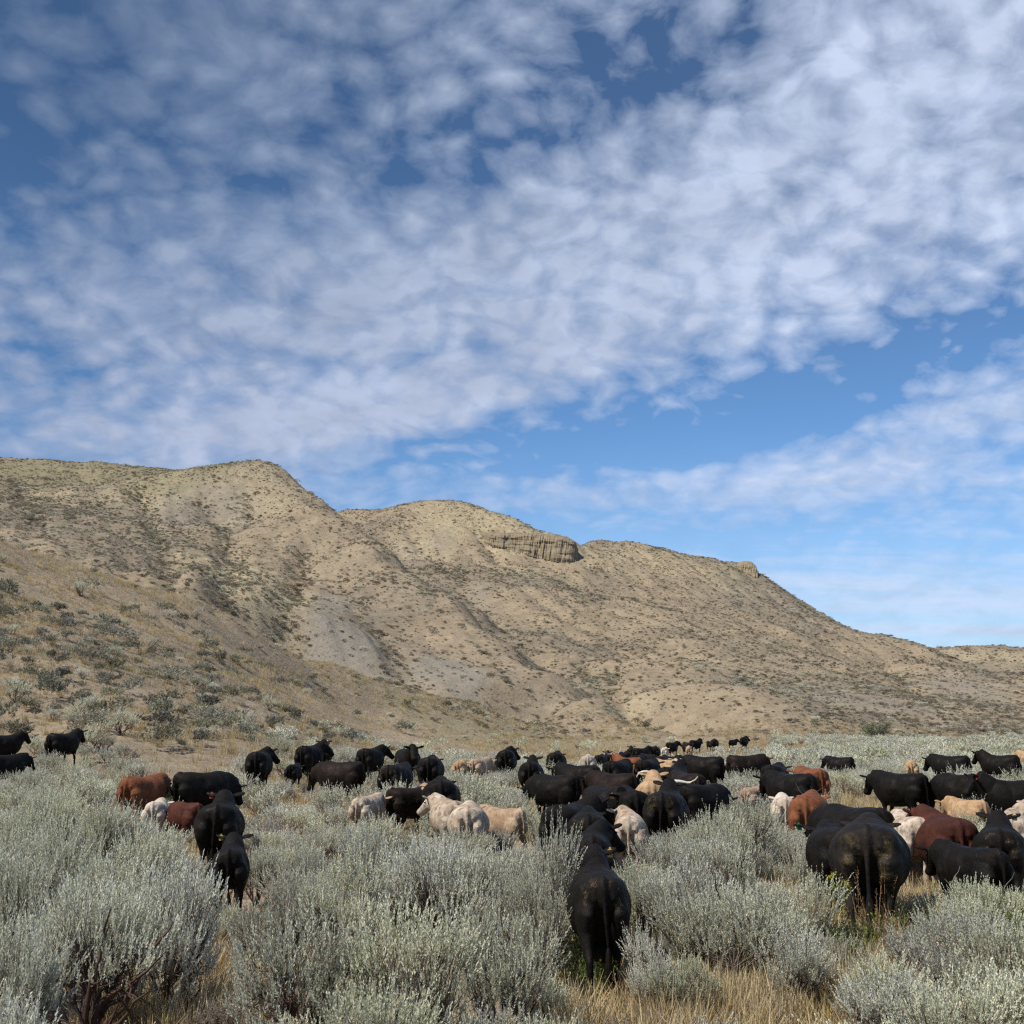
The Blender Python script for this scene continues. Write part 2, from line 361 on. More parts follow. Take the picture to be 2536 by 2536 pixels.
# near slope on the left
crest([(-500, 1180, 100), (-200, 1260, 106), (0, 1322, 110), (116, 1362, 113), (233, 1408, 117), (440, 1462, 122), (600, 1530, 130), (700, 1580, 136),
       ], back=((1.14, -2.6), (1.30, -3.2)), step=9)
crest([(750, 1604, 138), (880, 1662, 146), (977, 1700, 150), (1080, 1726, 156), (1200, 1758, 162), (1330, 1800, 164)], back=((1.07, -1.0),), step=9)
FACE = [(-400, 1600, 62), (0, 1790, 54), (0, 1690, 60), (0, 1500, 82), (0, 1400, 97), (300, 1805, 54), (300, 1700, 66), (300, 1560, 90), (600, 1815, 62), (600, 1720, 82), (600, 1620, 108),
        (850, 1825, 80), (850, 1760, 106), (1050, 1832, 100), (1100, 1790, 130), (1250, 1833, 130), (1400, 1826, 150),
        (0, 1300, 210), (0, 1220, 300), (0, 1180, 345), (200, 1340, 205), (200, 1250, 285), (200, 1190, 345), (400, 1400, 195), (400, 1310, 245), (400, 1230, 305),
        (560, 1460, 180), (560, 1360, 235), (560, 1250, 300), (680, 1500, 185), (680, 1400, 225), (680, 1260, 298), (800, 1560, 185), (800, 1450, 222), (800, 1340, 268),
        (900, 1600, 185), (900, 1500, 215), (930, 1420, 245), (1000, 1640, 184), (1020, 1560, 205), (1050, 1590, 195), (1080, 1640, 186), (1150, 1690, 178), (1150, 1610, 196), (1270, 1700, 180), (1270, 1660, 187), (1400, 1760, 166), (1400, 1740, 172),
        (900, 1330, 385), (1000, 1340, 378), (1050, 1420, 335), (1150, 1400, 345), (1150, 1490, 262), (1250, 1440, 320), (1250, 1540, 265), (1250, 1585, 225),
        (1350, 1480, 310), (1350, 1580, 255), (1350, 1650, 210), (1250, 1360, 372), (1350, 1400, 360), (1430, 1420, 352), (1480, 1450, 350), (1480, 1550, 290), (1480, 1640, 232), (1480, 1700, 192),
        (1540, 1622, 240), (1620, 1613, 238), (1700, 1622, 242), (1620, 1625, 262), (1620, 1680, 212), (1620, 1740, 186), (1620, 1500, 322), (1700, 1450, 360), (1700, 1560, 290), (1720, 1700, 205), (1720, 1780, 172),
        (1880, 1480, 372), (1880, 1570, 310), (1880, 1660, 245), (1880, 1740, 195), (1880, 1805, 160), (2050, 1580, 330), (2050, 1660, 260), (2050, 1740, 200), (2050, 1810, 160),
        (2200, 1640, 320), (2200, 1700, 245), (2200, 1770, 190), (2200, 1815, 158), (2350, 1680, 290), (2350, 1740, 220), (2350, 1812, 162), (2500, 1745, 250), (2500, 1790, 190), (2500, 1822, 160), (2800, 1820, 170)]
for f_ in FACE: ctrl.append(pix_pt(*f_))
for px in range(-600, 3300, 260):                       # valley floor
    for r in (0.5, 12, 28, 44):
        ctrl.append(np.array([(px - CX) / F * r, r, 0.0]))
for px in (900, 1150, 1400, 1650, 1900, 2150, 2400, 2700, 3100):
    for r in (65, 90, 120): ctrl.append(np.array([(px - CX) / F * r, r, 0.0 if px > 1100 or r < 80 else 0.6]))
for (x, y) in ((-60, -10), (60, -10), (0, -60), (-60, 25), (90, 60), (120, 120), (-150, -150), (150, -150), (300, 0), (-300, 0), (0, -400)):
    ctrl.append(np.array([x, y, 0.0 if x > -50 else 8.0 if x > -100 else 25.0]))
for (x, y, z) in ((-400, 100, 60), (-500, 300, 85), (400, 200, 10), (500, 400, 25), (-200, 700, 84), (0, 700, 82), (100, 760, 70), (250, 480, 22), (330, 520, 22), (420, 600, 24)):
    ctrl.append(np.array([x, y, float(z)]))
ctrl = np.array(ctrl)
# far mesa on the right horizon
far_pts = [pix_pt(2150, 1607, 860), pix_pt(2300, 1606, 860), pix_pt(2420, 1602, 850), pix_pt(2536, 1602, 850), pix_pt(2800, 1600, 860), pix_pt(3200, 1598, 880)]
for P in far_pts:
    ctrl = np.vstack([ctrl, P, P * np.array([.93, .93, 1]) - np.array([0, 0, 13]), P * np.array([.84, .84, 1]) - np.array([0, 0, 30]), P * np.array([1.25, 1.25, 1]) - np.array([0, 0, 2])])
keep = [0]
for i in range(1, len(ctrl)):
    if np.min(np.hypot(*(ctrl[keep, :2] - ctrl[i, :2]).T)) > 3.0: keep.append(i)
ctrl = ctrl[keep]
Cc = 9.0
def kern(d2): return np.sqrt(d2 + Cc * Cc)
A = kern(((ctrl[:, None, :2] - ctrl[None, :, :2]) ** 2).sum(-1))
n = len(ctrl); Pm = np.c_[np.ones(n), ctrl[:, :2] / 300]
M = np.block([[A - 0.15 * np.eye(n), Pm], [Pm.T, np.zeros((3, 3))]])
sol = np.linalg.solve(M, np.r_[ctrl[:, 2], np.zeros(3)])


def base_z(x, y):
    x = np.asarray(x, float); y = np.asarray(y, float); sh = x.shape; x = x.ravel(); y = y.ravel()
    out = np.empty_like(x)
    for i in range(0, len(x), 20000):
        xs, ys = x[i:i + 20000], y[i:i + 20000]
        K = kern((xs[:, None] - ctrl[:, 0]) ** 2 + (ys[:, None] - ctrl[:, 1]) ** 2)
        out[i:i + 20000] = K @ sol[:n] + sol[n] + (xs * sol[n + 1] + ys * sol[n + 2]) / 300
    return out.reshape(sh)


# the ground under the herd
res = cowpts[:, 2] - base_z(cowpts[:, 0], cowpts[:, 1])
def gk(a, b):
    Lx = 3.2 + 0.035 * (a[:, None, 1] + b[None, :, 1]) ; Ly = Lx * 1.7
    return np.exp(-((a[:, None, 0] - b[None, :, 0]) / Lx) ** 2 - ((a[:, None, 1] - b[None, :, 1]) / Ly) ** 2)
GW = np.linalg.solve(gk(cowpts, cowpts) + np.eye(len(cowpts)) * 0.12, res)


def ground_fix(x, y):
    x = np.asarray(x, float); sh = x.shape; q = np.c_[x.ravel(), np.asarray(y, float).ravel()]
    out = np.zeros(len(q)); sel = np.where((q[:, 1] > 5) & (q[:, 1] < 160))[0]
    for i in range(0, len(sel), 20000):
        s_ = sel[i:i + 20000]; out[s_] = gk(q[s_], cowpts) @ GW
    return out.reshape(sh)


# polar grid
AZ = np.concatenate([np.linspace(-180, -40, 36)[:-1], np.linspace(-40, -27, 60)[:-1], np.linspace(-27, 27, 860), np.linspace(27, 40, 60)[1:], np.linspace(40, 180, 36)[1:]])
AZ = np.radians(AZ)
RR = np.concatenate([[0.05, 1.2, 2.5], np.geomspace(4, 60, 170), np.linspace(60, 440, 470)[1:], np.geomspace(440, 1100, 70)[1:], np.geomspace(1100, 9000, 14)[1:]])
AA, RG = np.meshgrid(AZ, RR, indexing='ij')
GX, GY = RG * np.sin(AA), RG * np.cos(AA)
GZ = base_z(GX, GY)
GZ = np.where(RG > 1100, np.minimum(GZ, 60 - (RG - 1100) * 0.01), GZ)
far_k = np.clip((RG - 1000) / 400, 0, 1); GZ = GZ * (1 - far_k) + 20 * far_k
GZ = GZ + ground_fix(GX, GY)


def sample(arr, x, y):
    a = np.arctan2(x, y); r = np.hypot(x, y)
    fi = np.interp(a, AZ, np.arange(len(AZ))); fj = np.interp(r, RR, np.arange(len(RR)))
    i = np.clip(fi.astype(int), 0, len(AZ) - 2); j = np.clip(fj.astype(int), 0, len(RR) - 2); u, v = fi - i, fj - j
    return (arr[i, j] * (1 - u) * (1 - v) + arr[i + 1, j] * u * (1 - v) + arr[i, j + 1] * (1 - u) * v + arr[i + 1, j + 1] * u * v)


def hit(px, py, r0=3.0):
    d = pix_dir(px, py); d = d / math.hypot(d[0], d[1])
    rs = np.concatenate([np.arange(r0, 60, 0.15), np.arange(60, 900, 0.5)])
    z = CAMH + d[2] * rs; g = sample(GZ, d[0] * rs, d[1] * rs)
    k = np.argmax(g >= z)
    r = rs[k] if g[k] >= z[k] else 900.0
    return np.array([d[0] * r, d[1] * r, CAMH + d[2] * r])


# slope mask and erosion
hm = np.clip((GZ - 5) / 12, 0, 1) * np.clip((RG - 95) / 60, 0, 1) * (RG < 1000)
wx = GX + 9 * (fbm(GX / 60, GY / 60, 3) - .5); wy = GY
ca, sa = math.cos(R(-24)), math.sin(R(-24))
tx = wx * ca - wy * sa; ty = wx * sa + wy * ca
rill = 1 - np.abs(2 * fbm(tx / 17, ty / 75, 11, 3) - 1)
rill2 = 1 - np.abs(2 * fbm(tx / 6.0 + 40, ty / 26, 21, 3) - 1)
bump = fbm(GX / 13, GY / 13, 5, 4) - .5
top_fade = np.ones_like(GZ)
ero = -(3.2 * np.clip(rill - 0.55, 0, 1) ** 1.2 * 2.0 + 1.0 * np.clip(rill2 - .5, 0, 1) * 1.6) + 2.2 * bump
calm = 1 - np.clip((GZ - 66) / 14, 0, 1) * 0.85
GZ = GZ + hm * ero * 0.62 * calm
GZ = GZ + np.clip((GZ - 1.0) / 5, 0, 1) * np.clip((RG - 45) / 30, 0, 1) * (fbm(GX / 5, GY / 5, 15, 3) - .5) * 0.9
GZ = GZ + (fbm(GX / 3.1, GY / 3.1, 9, 3) - .5) * 0.16 * (RG < 200)


def near_poly(pts, width):
    """soft mask around a polyline of world points"""
    m = np.zeros_like(GZ)
    for a, b in zip(pts[:-1], pts[1:]):
        ab = (b - a)[:2]; L2 = ab @ ab + 1e-6
        t = np.clip(((GX - a[0]) * ab[0] + (GY - a[1]) * ab[1]) / L2, 0, 1)
        d2 = (GX - a[0] - t * ab[0]) ** 2 + (GY - a[1] - t * ab[1]) ** 2
        m = np.maximum(m, np.exp(-d2 / width ** 2))
    return m


def pl_hits(pl): return [hit(*p) for p in pl]


gul = [([(330, 1200), (372, 1250), (395, 1330), (418, 1400), (432, 1440)], 5, 3.4), ([(498, 1225), (520, 1262), (560, 1300), (572, 1360), (560, 1430), (548, 1468)], 6, 4.0),
       ([(610, 1220), (625, 1280)], 4, 2.0), ([(715, 1600), (712, 1500), (735, 1420), (760, 1360)], 6, 2.8), ([(1010, 1690), (960, 1600), (930, 1560)], 5, 2.0),
       ([(1240, 1560), (1190, 1510), (1090, 1390), (1020, 1320)], 5, 2.5), ([(1700, 1815), (1560, 1755), (1480, 1690), (1440, 1640)], 4, 2.5),
       ([(1525, 1700), (1522, 1665), (1512, 1645)], 4, 3.0), ([(2330, 1750), (2250, 1690), (2180, 1640)], 5, 2.5), ([(1900, 1700), (1830, 1660), (1740, 1640)], 5, 2.0),
       ([(90, 1290), (60, 1230), (50, 1190)], 6, 2.0), ([(1180, 1310), (1215, 1365), (1240, 1400)], 4, 1.6)]
gullym = np.zeros_like(GZ)
for pl, w, dep in gul:
    m = near_poly(pl_hits(pl), w * 0.5); gullym = np.maximum(gullym, m); GZ = GZ - dep * m * 0.5


def blob(px, py, ra, rb=None, k=1.0):
    P = hit(px, py); rb = rb or ra
    e = np.array([P[0], P[1]]) / math.hypot(P[0], P[1]); t = np.array([e[1], -e[0]])
    u = (GX - P[0]) * t[0] + (GY - P[1]) * t[1]; v = (GX - P[0]) * e[0] + (GY - P[1]) * e[1]
    ns = fbm(GX / 7, GY / 7, 31, 4) - .5
    q = 1.15 - np.sqrt((u / ra) ** 2 + (v / rb) ** 2) + 1.3 * ns
    return np.clip(q * 2.0, 0, 1) * k


clay = np.zeros_like(GZ)
for b in [(850, 1560, 8, 17, .85), (815, 1500, 4, 12, .7), (1110, 1665, 6, 9, .8), (1125, 1690, 5, 5, .7), (1180, 1490, 4, 12, .7), (480, 1270, 12, 22, .45), (560, 1280, 10, 16, .5), (1040, 1370, 12, 16, .35),
          (2090, 1730, 16, 14, .5), (2370, 1700, 10, 30, .6), (1880, 1480, 14, 20, .2), (2020, 1700, 8, 10, .5)]:
    clay = np.maximum(clay, blob(*b))
pale = np.zeros_like(GZ)
for b in [(620, 1430, 12, 20, .9), (640, 1470, 8, 12, .8), (660, 1210, 12, 26, .6), (580, 1180, 9, 10, .5), (1020, 1350, 10, 14, .8), (1080, 1370, 9, 9, .5), (1180, 1290, 22, 20, .7), (1280, 1330, 16, 14, .8), (1120, 1270, 16, 14, .6),
          (380, 1215, 16, 20, .5), (160, 1230, 14, 16, .4), (1500, 1380, 16, 16, .6), (1640, 1385, 18, 18, .5), (1700, 1400, 12, 16, .4), (1570, 1360, 10, 12, .4), (1590, 1740, 4, 5, .5), (1800, 1430, 12, 20, .4), (1350, 1420, 18, 10, .5), (2440, 1625, 40, 30, .8)]:
    pale = np.maximum(pale, blob(*b))
greenm = np.zeros_like(GZ)
for b in [(100, 1165, 60, 22, .8), (300, 1178, 50, 18, .8), (430, 1185, 22, 14, .6), (1350, 1840, 22, 12, .5)]:
    greenm = np.maximum(greenm, blob(*b))
gold = np.clip((fbm(GX / 26, GY / 26, 41, 4) - .42) * 4, 0, 1)
gold = np.maximum(gold, np.clip(1.5 - np.abs(RG - 95) / 70, 0, 1) * (GX < 10) * np.clip(GZ - 1.0, 0, 1) * (.45 + .55 * np.clip((fbm(GX / 11, GY / 11, 43, 4) - .35) * 4, 0, 1)))
for (pl, w) in [([(0, 1322), (233, 1412), (440, 1470), (600, 1540), (750, 1612)], 5), ([(1080, 1584), (1180, 1600), (1300, 1625), (1350, 1650)], 4), ([(1545, 1625), (1620, 1618), (1700, 1628), (1760, 1640)], 4), ([(977, 1704), (1200, 1762), (1300, 1796)], 4),
                ([(1300, 1645), (1420, 1712), (1530, 1760)], 4), ([(2120, 1660), (2200, 1662)], 6), ([(2050, 1740), (2200, 1765), (2350, 1790)], 6), ([(1250, 1840), (1600, 1835), (1800, 1832)], 14)]:
    gold = np.maximum(gold, near_poly(pl_hits(pl), w))
clay *= (1 - gullym * .5)
trail = np.zeros_like(GZ)
for (pl, w) in [([(480, 2530), (500, 2440), (560, 2330), (600, 2240), (560, 2130)], .55), ([(1560, 2530), (1500, 2470), (1480, 2330), (1470, 2200)], .5), ([(2150, 2330), (2240, 2230), (2330, 2150)], .6), ([(1360, 2110), (1400, 2080)], 1.0), ([(1700, 2010), (1780, 2000)], 1.2)]:
    pts = []
    for p in pl:
        d = pix_dir(*p); r = -CAMH / d[2]; pts.append(np.array([d[0] * r, d[1] * r, 0]))
    trail = np.maximum(trail, near_poly(pts, w))

nA, nR = AA.shape
idx = np.arange(nA * nR).reshape(nA, nR)
quads = np.stack([idx[:-1, :-1], idx[1:, :-1], idx[1:, 1:], idx[:-1, 1:]], -1).reshape(-1, 4)[:, ::-1]
V = np.stack([GX, GY, GZ], -1).reshape(-1, 3)

m = bpy.data.materials.new('ground'); m.use_nodes = True; g = NT(m.node_tree)
bs = m.node_tree.nodes['Principled BSDF']; bs.inputs['Roughness'].default_value = 0.95
bs.inputs['Specular IOR Level'].default_value = 0.1
geo = g.n('ShaderNodeNewGeometry').outputs['Position']
at = lambda nm: g.n('ShaderNodeAttribute', attribute_name=nm).outputs['Fac']
n5 = g.noise(geo, 0.13, 5, 0.65); n1 = g.noise(geo, 0.035, 6, 0.6); n2 = g.noise(geo, 0.45, 6, 0.65); n3 = g.noise(geo, 2.6, 5, 0.7); n4 = g.noise(geo, 9.0, 4, 0.7)
stre = g.vm('MULTIPLY', geo, (0.5, 0.5, 2.4)); ns = g.noise(stre, 0.6, 5, 0.65, 0.5)
c = g.mix(g.ramp(n1, .35, .65), (0.194, 0.166, 0.127), (0.230, 0.198, 0.153))
c = g.mix(g.m('MULTIPLY', at('gold'), 0.85), c, (0.320, 0.258, 0.176))
c = g.mix(g.m('MULTIPLY', g.ramp(n2, .40, .68), .55), c, (0.20, 0.158, 0.115))
c = g.mix(g.m('MULTIPLY', g.ramp(ns, .45, .7), .5), c, (0.40, 0.315, 0.215))
c = g.mix(g.m('MULTIPLY', g.ramp(n5, .42, .66), .38), c, (0.145, 0.118, 0.084))
c = g.mix(at('pale'), c, g.mix(g.ramp(n2, .35, .65), (0.30, 0.25, 0.160), (0.44, 0.37, 0.245)))
c = g.mix(g.m('MULTIPLY', at('clay'), .92), c, g.mix(g.ramp(n2, .3, .7), (0.205, 0.190, 0.160), (0.272, 0.253, 0.214)))
c = g.mix(g.m('MULTIPLY', at('green'), .55), c, (0.165, 0.165, 0.085))
c = g.mix(g.m('MULTIPLY', g.ramp(n3, .48, .68), .6), c, (0.12, 0.10, 0.070))
c = g.mix(g.m('MULTIPLY', g.ramp(n4, .55, .8), .35), c, (0.40, 0.32, 0.22))
c = g.mix(at('trail'), c, g.mix(g.ramp(n4, .3, .7), (0.26, 0.19, 0.135), (0.36, 0.27, 0.195)))
g.put(bs.inputs['Base Color'], c)
bp = g.n('ShaderNodeBump'); bp.inputs['Strength'].default_value = 0.9; bp.inputs['Distance'].default_value = 0.5
g.put(bp.inputs['Height'], g.m('ADD', g.m('MULTIPLY', n2, .8), g.m('MULTIPLY', n3, .35)))
g.put(bs.inputs['Normal'], bp.outputs[0])
M_ground = m
terr = link('hills_and_ground', mesh_np('hills_and_ground', V, quads, m, True,
            dict(clay=clay.ravel(), pale=pale.ravel(), green=greenm.ravel(), gold=gold.ravel(), trail=trail.ravel())))
tag(terr, 'dry tan badland hills rising from a flat sagebrush valley floor', 'hills', kind='structure')


# ------------------------------------------------------------------ sandstone cliff on the ridge and the knob
def rock_mat(name, a, b, dark):
    m = bpy.data.materials.new(name); m.use_nodes = True; g = NT(m.node_tree)
    bs = m.node_tree.nodes['Principled BSDF']; bs.inputs['Roughness'].default_value = .95; bs.inputs['Specular IOR Level'].default_value = .1
    geo = g.n('ShaderNodeNewGeometry').outputs['Position']
    lay = g.noise(g.vm('MULTIPLY', geo, (.15, .15, 2.2)), 1.0, 5, .6, .3)
    ver = g.noise(g.vm('MULTIPLY', geo, (1.0, 1.0, .12)), 1.0, 5, .65, .2)
    c = g.mix(g.ramp(lay, .35, .65), a, b)
    c = g.mix(g.m('MULTIPLY', g.ramp(ver, .5, .72), .6), c, dark)
    g.put(bs.inputs['Base Color'], c)
    bp = g.n('ShaderNodeBump'); bp.inputs['Strength'].default_value = .8; bp.inputs['Distance'].default_value = .5
    g.put(bp.inputs['Height'], g.m('ADD', lay, ver)); g.put(bs.inputs['Normal'], bp.outputs[0])
    return m


M_rock = rock_mat('sandstone', (.20, .165, .112), (.29, .24, .165), (.11, .088, .06))


def cliff(name, toppl, botpl, r_top, r_bot, nu, nv, label, flute=1.0, deep=14):
    """closed rock body between two pixel outlines; the front face is fluted"""
    tx_ = np.array(toppl, float); bx_ = np.array(botpl, float)
    us = np.linspace(0, 1, nu); vs = np.linspace(0, 1, nv)
    def along(p, u):
        s_ = np.r_[0, np.cumsum(np.hypot(*np.diff(p, axis=0).T))]; s_ /= s_[-1]
        return np.interp(u, s_, p[:, 0]), np.interp(u, s_, p[:, 1])
    Vv = []
    for iu, u in enumerate(us):
        ax, ay = along(tx_, u); bx, by = along(bx_, u)
        rb_ = hit(bx, by + 2)[1] - 1.0; At = pix_pt(ax, ay, rb_ + 3.0); Bt = pix_pt(bx, by + 10, rb_ - .5)
        for iv, v in enumerate(vs):
            P = At * (1 - v) + Bt * v
            L = u * 100 * flute
            fl = (1 - abs(2 * fbm(np.array([L * .16 + 3 * math.sin(L * .11)]), np.array([v * 1.3]), 51, 3)[0] - 1)) * 2.4 + fbm(np.array([L * 1.1]), np.array([v * 3.]), 52, 3)[0] * 1.2
            led = (fbm(np.array([L * .08]), np.array([v * 7.0]), 53, 2)[0] - .5) * 2.8
            ed = min(1, u * 9, (1 - u) * 9) * min(1, v * 5 + .15)
            P = P + np.array([0, 1, 0]) * ((fl - 1.9 + led) * ed * .5) - np.array([0, 1, 0]) * 1.0 * (v ** .5) * ed + np.array([0, 1, 0]) * (1 - ed) * 1.5
            Vv.append(P)
    front = np.array(Vv); back = front + np.array([0, deep, -2.0]); 
    VV = np.vstack([front, back]); N = nu * nv
    I = np.arange(N).reshape(nu, nv); q = []
    for i in range(nu - 1):
        for j in range(nv - 1):
            q.append([I[i, j], I[i, j + 1], I[i + 1, j + 1], I[i + 1, j]])
            q.append([N + I[i, j], N + I[i + 1, j], N + I[i + 1, j + 1], N + I[i, j + 1]])
        q.append([I[i, 0], I[i + 1, 0], N + I[i + 1, 0], N + I[i, 0]])
        q.append([I[i, -1], N + I[i, -1], N + I[i + 1, -1], I[i + 1, -1]])
    for j in range(nv - 1):
        q.append([I[0, j], N + I[0, j], N + I[0, j + 1], I[0, j + 1]])
        q.append([I[-1, j], I[-1, j + 1], N + I[-1, j + 1], N + I[-1, j]])
    o = link(name, mesh_np(name, VV, q, M_rock, False)); tag(o, label, 'rock', kind='structure')
    return o


cliff('cliff_terrain', [(1185, 1312), (1235, 1317), (1300, 1318), (1360, 1322), (1404, 1327), (1423, 1338), (1432, 1356)],
      [(1185, 1328), (1232, 1350), (1270, 1356), (1330, 1372), (1380, 1382), (1424, 1388), (1437, 1389)],
      lambda u: 388 - 4 * u, lambda u: 372 - 6 * u, 150, 34, 'fluted brown sandstone cliff band on the crest of the second hill')
cliff('rock_knob_terrain', [(1828, 1392), (1845, 1388), (1862, 1389), (1874, 1400), (1880, 1418)], [(1828, 1408), (1840, 1412), (1856, 1420), (1870, 1426), (1880, 1430)],
      lambda u: 404, lambda u: 400, 36, 14, 'small rounded sandstone knob on the right shoulder of the hill', flute=.35, deep=10)


# ------------------------------------------------------------------ plant materials
def leaf_mat(name, cols, trans=0.36, rough=.7, obj_var=.35):
    m = bpy.data.materials.new(name); m.use_nodes = True; t = m.node_tree; g = NT(t)
    bs = t.nodes['Principled BSDF']; bs.inputs['Roughness'].default_value = rough; bs.inputs['Specular IOR Level'].default_value = .25
    a = g.n('ShaderNodeAttribute', attribute_name='tint').outputs['Fac']
    oi = g.n('ShaderNodeObjectInfo').outputs['Random']
    r = g.n('ShaderNodeValToRGB'); el_ = r.color_ramp.elements
    for i, (p, cc) in enumerate(cols):
        e = el_[i] if i < 2 else el_.new(p)
        e.position = p; e.color = (*cc, 1)
    g.put(r.inputs[0], a)
    c = r.outputs[0]
    hs = g.n('ShaderNodeHueSaturation'); g.put(hs.inputs['Color'], c)
    g.put(hs.inputs['Value'], g.ramp(oi, 0, 1, 1 - obj_var * .6, 1 + obj_var * .5, False))
    g.put(hs.inputs['Saturation'], g.ramp(g.m('FRACT', g.m('MULTIPLY', oi, 7.31)), 0, 1, .7, 1.35, False))
    g.put(hs.inputs['Hue'], g.ramp(g.m('FRACT', g.m('MULTIPLY', oi, 3.17)), 0, 1, .489, .507, False))
    g.put(bs.inputs['Base Color'], hs.outputs[0])
    if trans:
        tr = g.n('ShaderNodeBsdfTranslucent'); g.put(tr.inputs[0], hs.outputs[0])
        mx = g.n('ShaderNodeMixShader'); mx.inputs[0].default_value = trans
        t.links.new(bs.outputs[0], mx.inputs[1]); t.links.new(tr.outputs[0], mx.inputs[2])
        t.links.new(mx.outputs[0], t.nodes['Material Output'].inputs[0])
    return m


M_sage = leaf_mat('sage_leaf', [(0.0, (.32, .295, .195)), (.35, (.49, .49, .37)), (.75, (.67, .68, .545)), (1.0, (.80, .80, .67))])
M_sagedry = leaf_mat('dry_sage_leaf', [(0.0, (.20, .14, .11)), (.5, (.32, .26, .20)), (1.0, (.46, .42, .34))])
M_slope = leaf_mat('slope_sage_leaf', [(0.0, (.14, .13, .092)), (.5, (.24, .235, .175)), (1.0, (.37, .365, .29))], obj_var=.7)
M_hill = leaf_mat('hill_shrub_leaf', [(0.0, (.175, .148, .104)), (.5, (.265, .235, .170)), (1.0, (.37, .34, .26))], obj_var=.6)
M_stem = leaf_mat('sage_stem', [(0.0, (.055, .038, .030)), (.6, (.14, .10, .082)), (1.0, (.30, .25, .205))], trans=0)
M_grass = leaf_mat('dry_grass_blade', [(0.0, (.26, .25, .12)), (.35, (.43, .34, .19)), (.75, (.58, .48, .30)), (1.0, (.70, .61, .42))], trans=.3)
M_green = leaf_mat('green_leaf', [(0.0, (.07, .09, .03)), (.5, (.14, .19, .06)), (.85, (.25, .30, .09)), (1.0, (.42, .40, .12))], trans=.35)
M_rustflower = leaf_mat('rust_seed', [(0.0, (.16, .07, .03)), (.5, (.30, .14, .06)), (1.0, (.42, .22, .10))])


# ------------------------------------------------------------------ plant meshes
def leaves_mesh(base, direc, length, width, tint, fold=0.0):
    """n leaves: diamond quads (base, side, tip, side) lying along direc"""
    n_ = len(base); direc = direc / np.linalg.norm(direc, axis=1, keepdims=True)
    r_ = rng.normal(size=(n_, 3)); side = np.cross(direc, r_); side /= np.linalg.norm(side, axis=1, keepdims=True) + 1e-9
    L, Wd = length[:, None], width[:, None]
    mid = base + direc * L * .55
    Vv = np.stack([base, mid + side * Wd * .5, base + direc * L, mid - side * Wd * .5], 1).reshape(-1, 3)
    Q = np.arange(n_ * 4).reshape(n_, 4)
    return Vv, Q, np.repeat(tint, 4)


def tube(path, rad, sides=5, tint=.4):
    path = np.asarray(path, float); rad = np.asarray(rad, float); k = len(path)
    Vv, Q = [], []
    for i in range(k):
        d = path[min(i + 1, k - 1)] - path[max(i - 1, 0)]; d /= np.linalg.norm(d) + 1e-9
        a = np.cross(d, [0.31, 0.77, .55]); a /= np.linalg.norm(a) + 1e-9; b = np.cross(d, a)
        for s_ in range(sides):
            t = 2 * math.pi * s_ / sides; Vv.append(path[i] + rad[i] * (a * math.cos(t) + b * math.sin(t)))
    for i in range(k - 1):
        for s_ in range(sides):
            s2 = (s_ + 1) % sides; Q.append([i * sides + s_, i * sides + s2, (i + 1) * sides + s2, (i + 1) * sides + s_])
    return np.array(Vv), np.array(Q), np.full(len(Vv), tint)


def join(parts):
    Vs, Qs, Ts, o = [], [], [], 0
    for (v, q, t) in parts:
        Vs.append(v); Qs.append(q + o); Ts.append(t); o += len(v)
    return np.vstack(Vs), np.vstack(Qs), np.concatenate(Ts)


def unit(v): return v / (np.linalg.norm(v) + 1e-9)


